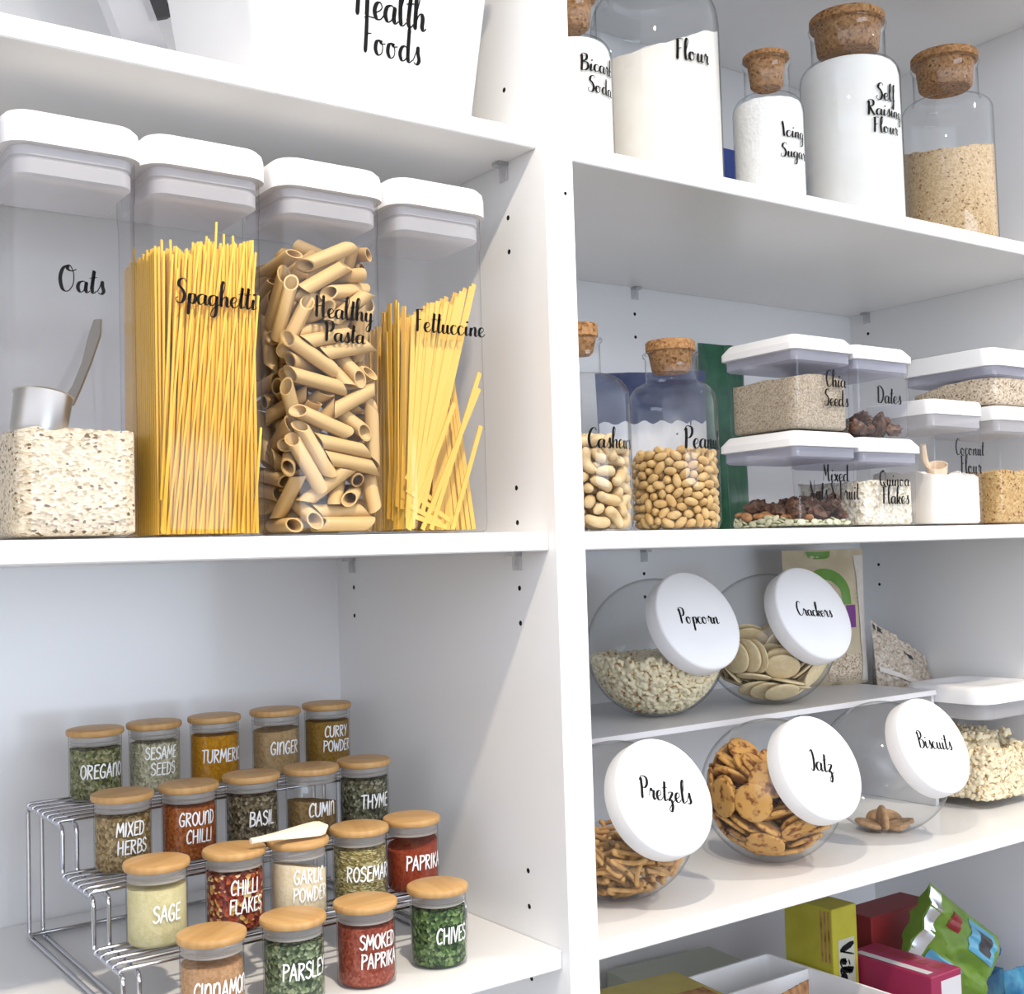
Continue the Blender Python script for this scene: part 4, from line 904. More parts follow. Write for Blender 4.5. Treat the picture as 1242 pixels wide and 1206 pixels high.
PIECES = {'penne': (penne_b, 'penne', 'penne'), 'popcorn0': (lambda: popcorn_b(1), 'popcorn', 'popcorn'), 'popcorn1': (lambda: popcorn_b(2), 'popcorn', 'popcorn'), 'popcorn2': (lambda: popcorn_b(5), 'popcorn', 'popcorn'), 'popcorn3': (lambda: popcorn_b(9), 'popcorn', 'popcorn'),
 'cracker': (lambda: disc_b(.0235, .0034, .0012, 0), 'cracker', 'round_cracker'), 'jatz': (lambda: disc_b(.0230, .0052, 0, .018, 48), 'jatz', 'toasted_cracker'), 'pretzel': (pretzel_b, 'pretzel', 'pretzel'),
 'cashew': (cashew_b, 'cashew', 'cashew'), 'peanut0': (lambda: peanut_b(1), 'peanut', 'peanut'), 'peanut1': (lambda: peanut_b(4), 'peanut', 'peanut'),
 'date0': (lambda: date_b(2), 'date', 'date'), 'date1': (lambda: date_b(6), 'date', 'date'), 'fruit': (lambda: fruit_b(3), 'date', 'dried_fruit'), 'almond': (almond_b, 'almond', 'almond'), 'pepita': (pepita_b, 'pepita', 'pumpkin_seed'), 'crumb': (lambda: crumb_b(2), 'biscuit', 'broken_biscuit')}
PILE = {
 'penne': {'penne': [-549,-771,1242,-58,76,-17,-243,-781,1965,-44,-35,64,-435,-772,3122,-22,-44,37,-70,-781,4836,-23,47,-36,361,-779,3993,12,41,25,-97,-781,4475,21,43,38,-737,-425,669,-56,-73,-25,-754,-287,197,-32,-62,-64,315,-778,3252,29,-72,-23,-324,-746,2663,-16,-60,15,425,-767,2386,76,-38,-44,-42,-779,3432,13,-77,-10,-390,-780,1481,-75,58,-22,336,-772,1252,19,73,17,-770,-543,3908,-50,82,22,129,-781,199,-67,20,-67,344,-653,4295,-59,19,-58,135,-767,1553,-1,-64,2,-733,-318,4743,-40,-64,-50,-618,-630,3596,27,1,52,472,-528,737,-61,2,-45,-778,-8,1031,-41,49,58,168,-646,422,10,69,10,-775,336,827,-57,-29,-34,-776,322,2689,30,-60,65,779,-577,905,-15,5,32,-472,-440,475,-21,-47,-74,-145,-695,863,-7,-88,-6,-759,-226,1710,6,-52,83,-781,387,1722,-1,11,98,-781,-287,4130,23,-23,66,760,-730,1756,0,0,-99,-629,-191,2272,-83,0,28,-393,-452,2979,33,-60,7,-642,-503,2163,-26,91,13,-778,551,3275,3,15,-95,601,-578,3527,20,1,-38,-770,369,4036,-70,37,27,-759,285,4328,-52,-59,-46,-781,88,3393,93,-33,2,309,-602,2077,1,-43,-69,-41,-576,3600,74,-18,-61,298,-597,3048,66,63,-8,-635,-334,1385,-29,-41,-85,-549,399,2501,74,-29,-29,556,-367,1048,-55,30,15,743,-280,5075,20,74,-59,-400,765,4907,49,24,75,-568,-9,2490,0,77,48,176,-502,898,42,-83,14,-341,-479,3790,-48,64,58,271,-439,4586,-62,-35,25,56,-260,4976,52,-30,-67,780,-457,3700,17,-17,67,-229,-276,2325,38,43,-42,36,-605,2928,92,-10,30,-464,-63,1143,10,-48,-12,-77,-573,4087,63,40,58,-426,146,580,-66,-30,45,778,-33,4864,-61,-14,-17,497,-385,2889,46,56,-26,-334,-329,2088,-65,-53,-34,-531,-260,4378,-65,-50,-32,-172,-456,1922,33,-23,88,-548,451,687,41,-28,86,-304,443,200,57,40,32,-320,780,1107,66,35,58,-373,780,4634,43,33,65,-406,-156,4676,-75,-38,6,-181,-48,4893,59,-21,-69,-12,-545,4689,46,2,87,-522,374,2869,9,-54,81,-398,-310,3419,-37,63,-50,-527,229,2073,-30,39,47,535,-471,2527,-16,-42,6,-333,781,2088,48,-39,-60,-190,774,2376,-69,28,-60,-249,-145,430,-37,-66,0,-264,-467,2693,-35,67,-30,-319,-515,1581,-48,-52,48,-380,313,4638,3,-78,-37,-182,53,2483,-76,-23,-49,-138,-291,197,27,65,47,-214,-294,798,-62,-10,75,351,-187,2171,-55,-55,-18,-517,397,1390,21,-43,-87,652,-74,2671,-80,-47,-2,-576,750,3254,18,-2,-94,516,-335,4713,-49,-79,-30,-392,574,1682,-82,36,-42,-352,-92,2982,-77,-25,-53,324,-519,198,51,-48,-51,-271,759,624,0,-90,3,-262,148,288,0,60,-29,425,-146,605,-47,-41,35,-311,574,882,33,40,7,584,631,4849,95,-22,-5,172,-43,3148,-59,-41,10,-202,-327,1107,-73,-18,-63,564,-121,1700,-3,-82,-50,-386,-337,4167,-29,19,-72,236,-210,2539,-9,-55,13,-470,534,3451,9,-14,-42,561,-34,2146,57,-53,58,314,-347,3848,-49,44,-45,-113,307,1874,13,-56,-73,-117,-201,4090,-28,37,-87,-215,31,1704,-56,9,67,111,317,4844,-67,52,-31,781,261,3229,70,-44,29,-83,303,503,67,-7,71,473,103,1913,-7,-74,60,776,141,4637,-62,0,0,758,3,1440,-77,-22,-12,-84,77,2123,70,-29,34,60,521,4662,37,-11,-87,-190,-199,1394,-27,-56,-54,256,444,197,-69,9,66,778,110,466,0,-45,-88,-286,213,2668,26,-54,33,-309,352,3585,-6,-83,47,257,166,788,67,-12,69,111,-111,4367,47,51,4,-84,568,3301,14,-59,-66,-501,269,4031,57,71,-31,380,-309,1599,31,17,-87,355,140,2833,-42,38,-26,768,-31,3699,-3,2,30]},
 'popcorn': {'popcorn0': [-508,-1494,1142,37,-2,31,-1363,-570,919,-50,37,-45,-1629,299,1427,-15,-27,-37,535,-1535,1301,28,32,45,-1650,-171,1442,-18,-29,-33,-1443,793,1487,90,-27,7,81,-1310,677,-34,-87,0,-138,-1281,649,-14,-20,-96,-184,-1409,865,7,-15,-79,-417,-1423,959,-41,39,-31,62,986,1391,38,-27,28,-534,-636,270,8,-63,15,336,-1060,468,14,-79,14,392,-1363,821,-31,-93,-11,-78,-1472,1022,-32,45,-82,1212,35,1475,82,19,38,1560,-22,1473,46,0,84,-1262,-295,1432,72,18,64,443,919,1375,52,22,77,-1462,618,1222,21,27,87,-1250,-754,1056,-58,-76,4,-1400,97,845,22,4,28,-1197,270,1449,12,27,-84,729,-1295,940,38,-2,75,1351,-724,1472,-20,-40,-78,-498,1070,1446,59,-9,58,1142,1213,1495,-41,59,68,-621,-1272,1451,26,8,53,-1301,-351,887,87,-12,-33,-716,-900,639,62,-38,52,244,-714,274,14,87,45,277,1014,1319,-45,6,51,-955,238,1392,38,-53,71],
  'popcorn1': [268,890,1437,-13,-95,3,-1364,-827,1198,61,-69,3,-1603,-337,1427,-70,25,14,-732,-1438,1389,-90,-9,-33,-901,-1307,1360,53,-39,-74,-310,-1521,1270,-81,12,-41,98,-1436,1444,37,-87,-20,-843,-1291,1167,8,-27,-94,-734,-738,412,77,56,24,-278,-1522,1076,84,-35,30,-785,-1080,733,-83,-22,-3,-1104,-366,517,61,-77,4,-620,-1193,727,81,-54,12,-1457,-257,933,13,-56,43,-1619,95,1340,-77,-37,-19,-1467,-619,1184,-66,-31,41,-1476,-428,1054,76,-6,-49,-461,-1103,607,-45,50,-27,-865,-306,322,-86,16,-41,-152,-1268,1429,11,62,24,-1500,-55,990,14,-22,42,-350,-1271,753,-27,-85,-34,-1241,-308,642,70,-36,39,-1520,430,1144,54,-62,0,494,-1471,1086,81,18,48,-59,-924,352,46,-13,87,140,-1007,391,75,36,12,-1263,-56,624,78,-15,-41,-836,-797,597,56,-59,53,-895,-1083,896,81,-25,41,-499,1230,1493,85,-35,35,998,-1218,1427,-2,-96,13,-1525,-229,1326,30,42,-42,969,-800,1392,-53,-77,-11,-1481,177,1074,34,50,-59,-1080,314,484,21,-74,-6,-912,-1146,1177,-44,53,-69,903,-441,1359,76,-53,35],
  'popcorn2': [-1209,-955,1071,85,8,-48,-1471,-705,1387,51,-51,-46,666,579,1494,46,15,86,826,380,1450,-5,90,-16,33,-1580,1171,49,61,-54,-1125,-1104,1184,-1,28,21,-944,-960,738,-68,-50,51,-1249,-1021,1359,53,8,-69,-1161,-850,862,64,30,-67,-677,-1358,1032,26,23,92,262,-1513,1347,-26,11,-93,-1343,-114,745,-90,11,40,-1242,-456,716,2,16,69,-911,-1177,1477,-25,-55,8,-1045,-1056,1499,-19,0,-35,143,-1485,960,55,57,-42,-933,-639,521,22,15,9,671,769,1361,94,12,-28,-1589,209,1217,-26,-32,90,-1031,-155,440,1,12,34,-1383,334,872,63,22,20,-1277,170,657,-83,-15,43,-306,-1098,515,-61,68,23,1000,-60,1373,0,92,27,1600,378,1511,69,28,-54,-404,-931,476,34,38,-29,-1168,850,1521,-19,-5,-97,-1330,456,1479,-90,-20,35,1241,-262,1419,-89,-20,35,-48,-1373,1289,-26,-61,71,-432,-1374,1354,17,49,-81,-240,-967,427,7,-45,-46,-1306,1000,1426,-62,-17,38,-1000,419,1459,83,47,3,96,1276,1384,-71,9,24,499,-1058,552,2,5,63,52,-1244,1382,75,-27,-52],
  'popcorn3': [-1089,-1230,1367,-69,34,17,-1041,-786,667,-64,23,-33,-1540,-449,1223,48,64,-52,487,-1432,1467,94,-19,-16,-1557,-200,1114,28,-16,-74,-681,-1403,1206,-52,19,-81,-847,-1226,951,30,0,-22,-573,-1327,873,-68,8,-2,-669,-934,503,50,58,12,-1587,14,1169,-7,41,31,302,-1560,1185,36,-1,92,-1059,-1068,984,-88,39,-23,-1187,-670,763,38,-85,19,994,250,1383,27,90,12,555,-1351,898,51,-81,26,928,-1358,1388,-15,98,3,-304,-767,270,91,-35,-16,25,-1385,835,-58,-5,-20,-590,-1450,1325,-71,-53,43,-38,-1166,522,-19,86,-43,-937,-470,470,-62,-59,-43,-728,-470,292,26,-46,-53,-947,233,361,-41,38,-74,224,-1330,728,62,44,-34,703,-1400,1117,-10,81,27,42,-649,181,-41,-10,26,-1252,-836,1374,-78,28,42,-608,-367,208,-47,-73,47,-1330,591,885,-17,37,-1,-1151,94,509,31,-29,-66,-780,-490,1446,76,56,21,-1387,471,979,93,12,-28,-1191,368,604,-42,46,-58,-334,-580,189,-31,-74,58,1223,-1092,1484,-42,17,-71,1336,824,1447,35,33,67,-543,760,1433,-14,2,98,1416,-865,1477,-35,92,5,-571,-757,416,-16,8,-65,-1504,537,1395,-21,28,-77,-545,16,140,45,-57,-61,-161,1067,1333,-53,76,35]},
 'crackers': {'cracker': [-402,-785,308,-18,20,36,-1622,-190,1361,-18,59,-14,376,-1316,884,72,-48,37,-1028,-350,756,10,8,93,-267,-857,658,-90,-40,6,-764,-1160,1062,-29,25,-5,-988,1157,1031,44,29,12,1085,-1143,1395,61,46,7,127,-1193,1009,-2,-35,-56,-1212,-429,1864,-20,-91,27,-1435,-502,1391,-54,30,-67,-564,-404,370,-19,-93,25,75,-928,1477,82,38,-13,-714,-100,389,-19,15,10,-1163,393,952,-72,53,41,56,-1098,1159,66,65,3,-1220,-645,1388,-60,-48,46,-568,614,479,21,-95,-11,-842,1032,1078,-74,39,49,-145,-927,1666,90,12,-1,-500,-868,1746,-29,31,64,-1174,-313,1965,88,-30,-16,212,-639,395,6,4,97,-742,-1084,1261,78,-48,-8,1206,-237,1824,-35,93,-4,-1193,290,1742,-67,-67,-26,-610,880,1797,-89,-3,-23,1215,-302,1492,-5,0,63,1632,367,1693,5,-69,11,852,-598,1246,-66,73,-8,-1070,684,1332,-86,-30,16,1200,-234,1633,-4,-1,47,-349,591,553,-70,-67,7,1016,-268,1329,2,-5,-97,515,-437,1693,22,-24,-12,-309,-330,1735,61,-43,20,633,-904,752,-32,-12,1,-248,149,595,-90,-36,12,-740,-698,1388,82,41,-34,-665,58,879,66,-72,-10,-608,-981,1240,-24,29,12,229,-74,547,12,-1,97,709,-712,872,68,-64,31,669,-93,367,-58,75,-12,987,660,1806,-79,59,8,-282,461,1699,34,25,-19,-97,1280,1822,7,-10,-20,1326,-476,824,-47,3,84,4,235,261,98,-2,14,-120,1340,736,-1,45,-88,-1157,372,1315,33,16,12,-379,-420,1460,63,41,-49,-465,1156,1380,-14,34,-88,-163,1308,1179,-3,-92,-31,485,753,509,5,-8,55,653,-459,839,-25,15,67,1343,-131,1019,-65,58,-44,-314,-445,842,13,-8,94,574,-148,831,-18,15,75,327,858,679,-3,-14,97,-308,475,877,17,12,86,893,197,326,-25,-13,92,1025,391,1014,-68,52,-22,444,195,964,-16,-5,-87]},
 'poptub': {'popcorn0': [-891,128,1879,56,-36,58,-1149,-1152,739,-51,65,17,-1240,-1074,1388,-77,-60,16,1037,-122,1459,12,-12,-25,-663,-349,1882,26,17,-77,-1308,-889,1219,43,19,72,-1307,938,1446,64,-22,69,-1138,-1105,1547,11,-8,-82,-1323,-354,585,7,-12,-23,-1311,171,1549,97,6,-18,-1272,-810,866,43,9,-83,-1324,-402,1043,-21,74,1,1048,-357,1503,52,15,61,-1243,52,1643,11,28,-5,-1082,-1122,492,36,-28,73,-1289,991,601,-93,-20,2,-1275,-996,221,-20,49,38,-1323,761,954,8,-11,-23,-1276,149,686,45,-70,23,-1032,1071,1797,5,-64,-17,-1285,75,338,-66,-44,-56,-1323,592,558,-93,-32,14,-1246,-140,1541,-7,22,-96,-1123,-1112,987,17,53,-16,-791,843,1876,-17,2,28,85,-1178,1052,31,-14,12,-1253,950,959,-46,46,54,-1096,-924,1534,30,-20,64,291,-1169,747,26,25,-47,1057,451,1396,-46,-7,-87,-41,-1209,321,34,89,-11,-1153,-994,1163,-40,-57,-50,691,-1210,1249,-59,-40,-62,-779,317,1876,-58,-54,-57,1120,-1167,557,-15,-48,68,524,-1186,805,12,-79,-52,-99,-1156,945,47,28,-82,368,-1148,1292,-2,19,91,714,-1046,1374,29,-60,8],
  'popcorn1': [-807,-201,1878,37,-60,67,-571,-540,1878,-69,-6,-49,-1276,795,1669,42,-87,8,-1262,-322,199,57,73,33,-1282,418,1571,-16,93,2,917,-1207,1459,-74,-63,18,-1078,-1126,1151,-32,-73,-28,-1319,307,520,-62,-63,25,-1282,-607,257,-84,-50,-13,-1271,-1015,660,60,26,-23,-1316,533,197,43,-79,-16,-1301,678,1167,-75,-16,-1,342,-1204,378,51,-45,72,-1235,986,1151,35,76,37,1033,-1161,951,1,29,91,-420,-1176,680,-85,-28,-31,-1192,-759,200,-67,10,-61,1021,-1198,242,30,38,-77,-1258,-534,459,52,74,39,-1256,901,369,-79,-46,-38,926,-1208,1269,-25,46,-84,-20,-1206,512,51,74,8,-1226,-137,269,-20,-90,34,-1057,-359,1614,-42,89,-12,-1067,-1101,239,-9,46,-15,-1239,-535,1520,-2,-93,-1,-1259,594,1567,-83,-49,1,761,-1210,198,11,-68,54,-1236,287,203,73,39,51,-1234,970,238,21,42,-66,-1256,-795,672,65,-62,28,-1059,789,1776,-87,-40,-26,-221,-1209,651,83,-27,29,-125,-1177,1149,21,52,33,576,-1163,231,-46,4,-52,1040,55,1586,-37,-69,4,-669,-1168,628,-79,-58,-10,1042,-688,1483,-90,8,-37],
  'popcorn2': [737,-583,1879,-14,74,8,-1304,713,1408,45,47,-2,-1317,-801,431,62,-2,-77,-1242,-1043,374,-40,52,36,-1315,-578,663,-66,4,70,-1320,530,710,1,-97,-17,-741,609,1904,-8,44,-48,-1001,-1193,1326,73,-66,-5,-1258,-985,1012,-69,57,6,-1315,212,1134,69,-37,-57,-474,-1205,1034,28,57,-73,-1279,176,951,-9,40,58,-161,-1198,1348,-55,-36,13,-1320,-270,1331,14,36,-91,-1263,-119,730,90,-4,-41,-1307,-73,1402,-74,11,-44,-1267,-883,1425,-39,88,-9,-1288,-184,489,43,0,67,-818,-1191,1128,-41,-10,23,-1286,-470,1385,64,-14,59,-1294,286,753,-36,86,-28,-949,-1181,1512,41,-81,38,-1237,1016,1641,-55,-67,32,-665,-1200,1487,78,-57,-18,683,-1184,900,-88,5,28,-856,-1175,509,-92,5,24,-1271,-222,1119,39,-88,17,-1259,-47,1168,42,72,-34,1089,94,1304,-66,39,51,-1202,1106,805,23,-79,-52,-1250,736,227,-92,-12,23,-1271,710,403,0,35,-86,-1226,433,1421,18,-5,-67,982,-978,1470,37,8,-90,-727,-1205,379,-28,51,-52,-1243,-692,1289,-27,-39,-84],
  'popcorn3': [-994,-1205,344,10,98,-4,-1320,-681,1459,-45,-44,-42,-1322,-663,1083,15,48,45,-1321,462,1270,-68,-69,-15,-1321,2,536,50,-78,-12,-1315,-574,891,75,-60,-24,-1267,-1030,842,37,-70,-19,-1318,365,362,42,-70,-46,-443,-1211,1288,5,33,-92,-1319,850,760,73,52,-33,-1321,46,198,-5,-49,63,-1320,540,990,-59,52,60,-1322,-51,973,51,-28,48,590,-1211,486,-47,-39,-77,507,-1211,1314,-81,-40,-37,-1121,378,1723,-54,1,-5,-405,-1211,201,-5,97,-4,194,-513,1876,-32,72,60,-767,-1210,204,-27,69,-65,-1293,-452,1188,-27,-47,58,-1241,-339,1516,-35,-28,12,-1315,-249,914,-62,33,62,-262,-1213,400,19,42,87,-1308,209,1351,-46,-61,50,737,-1209,633,-11,24,-95,-776,-1213,878,-2,36,89,83,-1212,1300,-16,84,-29,117,-1209,619,83,-6,-28,1009,-1205,1143,-14,42,88,-878,-1151,674,-58,5,-39,1040,246,1262,-78,-60,4,-12,-454,1876,-5,79,55,-1260,848,1299,64,-47,-39,-371,-556,1877,-38,1,-48,-1256,344,901,36,71,-2,1036,675,1283,46,60,-60,1041,263,1532,-56,-77,18]},
 'jatz': {'jatz': [-341,-1186,902,-19,-91,35,-1395,-694,1627,-25,65,6,-913,-569,528,-27,25,-25,-1544,192,1638,20,67,11,198,-868,499,85,47,-5,750,-393,2362,72,42,37,-728,-980,1295,-6,19,86,-67,-622,1442,-14,7,35,258,3,2349,22,15,-55,-1067,364,2066,-37,-87,17,-960,-792,2120,49,-10,-55,-1191,1000,1758,-67,9,61,379,-514,1871,-98,-15,1,-1145,319,926,28,-90,-22,-787,301,347,25,12,66,-425,-792,1350,28,-93,17,-33,859,2521,34,5,-9,950,-724,1419,53,-83,-1,-1069,-108,1007,-51,-81,-10,1093,-559,1772,-91,-19,33,-937,991,904,49,9,46,-656,698,2337,16,-94,-23,753,-593,1571,-1,3,-9,-290,-1135,1037,-35,-9,-45,587,-1010,1050,24,-94,19,-908,-584,1040,-93,18,20,545,-542,1724,1,1,85,-104,-441,196,26,-95,9,-643,-170,2339,-5,33,-91,38,-842,1208,77,54,5,-116,-301,1496,14,-96,17,-762,296,499,26,9,71,494,-877,681,-9,-16,-72,580,-930,864,84,-48,13,-721,12,2315,13,30,-68,1149,-526,1910,-1,-93,1,1181,-481,2070,-30,18,-79,-1359,298,1697,63,28,57,-645,955,2052,95,-5,-28,-206,1400,2310,-47,-26,-30,-819,580,2042,-86,-39,28,-595,-445,823,27,5,42,898,-422,911,85,-37,-3,-562,216,2241,-50,-79,-20,772,-310,340,18,-21,-84,-915,-138,1854,71,-67,14,11,-19,832,-62,-73,19,1345,9,2153,-42,0,-90,200,65,2219,27,-3,7,205,227,1493,3,-14,-98,-895,661,1079,26,-13,94,-950,-211,1368,-10,2,-17,604,104,1267,70,-68,14,280,-449,652,-22,50,82,1425,-125,1355,-50,-26,76,-478,555,1507,31,-3,84,575,-106,1174,0,-15,-90,-319,95,1156,-3,-3,-70,-487,-181,664,-92,-26,-5,-342,644,714,13,11,-52,-76,267,1756,75,63,-7,-7,211,1628,-8,-13,-69,-133,934,614,7,-33,88,-354,-40,575,-96,-2,1,384,443,1293,-14,6,61,-456,1356,1492,24,56,-64,-478,863,1452,-24,20,-93,1335,796,1783,-44,51,-12,44,1263,2164,4,-49,-75,77,180,438,-98,0,-13,33,604,1810,81,-55,11,-294,1488,1294,-37,68,59,85,442,197,-95,26,0,299,59,823,9,-95,2,1028,423,2079,-16,29,-2,917,385,1618,-1,31,43,-919,-206,1726,-4,18,97,985,368,1758,-45,-82,27,931,-123,866,84,40,-26,-797,768,1436,47,-81,-28,799,309,1545,26,18,94,-815,743,1252,-83,44,31,-973,-314,1613,-17,8,52,642,1296,1693,59,-20,-13,13,935,940,23,-96,-11,281,1015,1382,-56,-77,29,740,1343,1384,-27,-57,76,61,889,1071,-97,-18,4]},
 'pretzels': {'pretzel': [-1177,-744,982,43,32,83,-670,-1196,937,-38,33,14,-427,-537,281,65,72,-19,-1065,31,1206,-4,-17,-69,710,-1200,988,-49,19,64,-951,-321,579,-16,2,-85,143,-1053,1174,18,14,-59,-625,-1047,1158,29,-91,17,-1230,-202,1081,36,89,-21,-266,41,1209,15,-96,-3,-751,113,310,-79,-55,17,-719,535,1210,42,-87,11,-652,-799,1236,-29,-2,-34,704,-1099,1192,-42,-30,-11,-1109,-101,781,-17,-16,-94,907,-589,1242,94,-16,-24,-1140,440,1083,-22,37,-88,671,1068,1278,-96,1,-25,206,-202,1176,56,13,36,1066,253,1273,-20,17,-86,-856,1049,1194,-10,40,-83,-216,578,1168,14,-38,64,-591,-613,602,-90,-32,24,720,-224,1170,-41,-82,-8,-85,-973,825,-95,18,4,244,752,1178,-2,-28,54,-223,974,1207,33,-3,21,613,-798,1022,-45,-22,15,63,-570,236,73,-64,9,17,-1021,996,2,-23,96,669,106,1139,-75,57,31,406,269,1019,5,31,20,266,-800,564,34,89,-12,737,-728,506,24,-27,-92,1297,-293,1164,-80,51,-20,-854,886,715,35,29,4,-976,-651,1009,85,-9,-37,-311,-734,619,11,-93,-11,-802,63,1074,-22,8,91,818,626,1150,31,-20,6,-250,-147,347,-8,-5,-98,-30,1183,1120,-92,-11,3,410,-505,995,-39,14,25,381,1371,1038,54,10,-37,149,-608,704,96,21,8,-535,357,790,50,-78,-33,-370,-545,939,-9,48,81,-962,537,745,36,-80,-44,-657,309,597,28,17,23,-325,-183,1000,37,-92,0,-88,1252,880,-60,-67,-37,-596,-91,871,20,10,42,88,11,136,96,-26,0,450,-80,285,-73,-65,10,969,-637,831,2,92,-28,-470,655,423,-60,-78,-10,967,798,1098,20,-27,31,486,206,745,14,28,48,-424,931,812,-28,-93,-13,1201,283,721,86,20,45,1083,-9,782,40,-17,-3,1018,-249,754,10,88,41,-203,-86,512,38,-91,2,-94,500,201,-96,-19,0,925,876,904,-92,14,-15,520,-279,548,-7,-94,-24,-67,0,829,21,-14,-74,-30,541,690,11,35,-1,248,793,886,3,5,-83,-64,787,476,19,17,72,851,407,677,-17,-39,72,378,1074,606,3,90,40,268,368,521,47,-68,-48]},
 'biscuits': {'crumb': [-355,177,163,12,-3,94,-215,-19,194,68,-21,65,200,-378,167,-6,0,80,329,348,175,7,-16,41]},
 'cashews': {'cashew': [-293,-699,230,-55,79,20,-78,-801,685,11,10,66,-745,-358,1657,-84,-7,-46,-806,-190,293,74,12,65,-687,-489,808,-75,10,-24,-743,-365,1267,-29,52,8,-472,-694,1454,-53,-54,55,-179,-742,981,74,-63,-16,-448,-666,1867,-4,-3,47,78,-805,305,-64,-56,-4,-67,-748,1239,83,-53,7,261,-790,1137,-57,8,55,7,-838,1754,26,60,66,-514,-429,417,4,0,91,-612,-332,168,-2,-8,5,-808,-150,927,-52,-34,72,-655,392,1849,4,-13,90,-766,-114,1384,-26,-26,-92,-251,-618,468,94,-21,23,-400,-521,623,-3,-36,-22,-205,-654,1611,-3,-91,-25,-313,-552,894,12,-5,87,-463,-442,1109,88,-20,38,448,-680,557,42,80,37,393,-673,1703,-19,-20,-41,-627,-236,601,-12,5,84,-753,75,1657,75,-7,-44,-528,-157,1904,-4,-53,-4,164,-676,1477,-87,-41,-18,-648,133,532,21,7,-63,-693,454,670,-75,15,55,621,-535,1447,31,85,-18,-678,45,743,5,-19,69,-623,451,347,-20,-97,0,-614,576,1479,-56,-23,0,164,-602,755,-24,33,20,401,-537,891,-38,-21,-82,480,-574,302,36,-6,-20,773,-298,1765,-4,-80,-28,-639,295,1370,6,-22,70,-276,213,1948,3,-21,48,-249,-482,1458,-92,-11,27,-621,148,1141,79,57,16,-501,-168,910,2,-93,-30,257,-173,1955,-1,5,-64,735,-344,622,23,-20,93,-136,-457,246,48,21,-63,-531,312,830,-62,-29,-46,-297,-315,1852,-37,79,-14,2,-481,1124,20,37,-60,-584,40,256,-39,29,20,744,-366,893,59,-23,76,710,154,1950,38,-7,41,483,-436,1102,29,-83,24,249,-483,336,48,58,35,-427,632,1008,-4,-14,78,-462,410,1114,-65,-33,-49,-525,-235,1301,-28,-10,22,366,315,1893,-86,-11,18,-545,-66,1484,-33,-8,7,333,-356,1428,-78,46,-35,582,-324,200,14,13,-78,-5,557,171,83,-54,9,-340,754,1802,64,-58,48,561,321,171,5,-8,74,689,-141,1314,-9,-2,-58,-496,178,1666,4,-36,39,255,-170,1699,15,-18,95,251,-498,1770,43,-29,75,-427,529,524,-97,4,-22,624,-15,170,56,-79,13,-253,632,344,-10,-18,23,-411,350,270,50,-24,-81,553,444,449,-38,-17,-36,369,560,272,-40,-73,-2,469,-73,617,-78,5,61,429,409,1026,-23,-10,-65,177,660,611,-97,-9,16,534,351,764,-24,-18,-55,526,-114,843,0,-14,-8,740,-125,443,11,9,-33,246,603,824,-90,26,-31,581,-27,1705,70,0,70,-282,611,797,2,-4,-99,24,-183,1496,-19,0,-96,-289,611,1277,8,-23,30,673,146,1349,22,83,-37,-109,-80,1754,-1,-13,7,-58,662,875,-20,30,-11,34,655,1779,-51,-24,78,563,623,669,-20,-61,-76,571,195,361,64,-76,1,112,823,310,-41,-55,-60,138,556,1448,4,12,-47,180,308,1655,56,-15,77]},
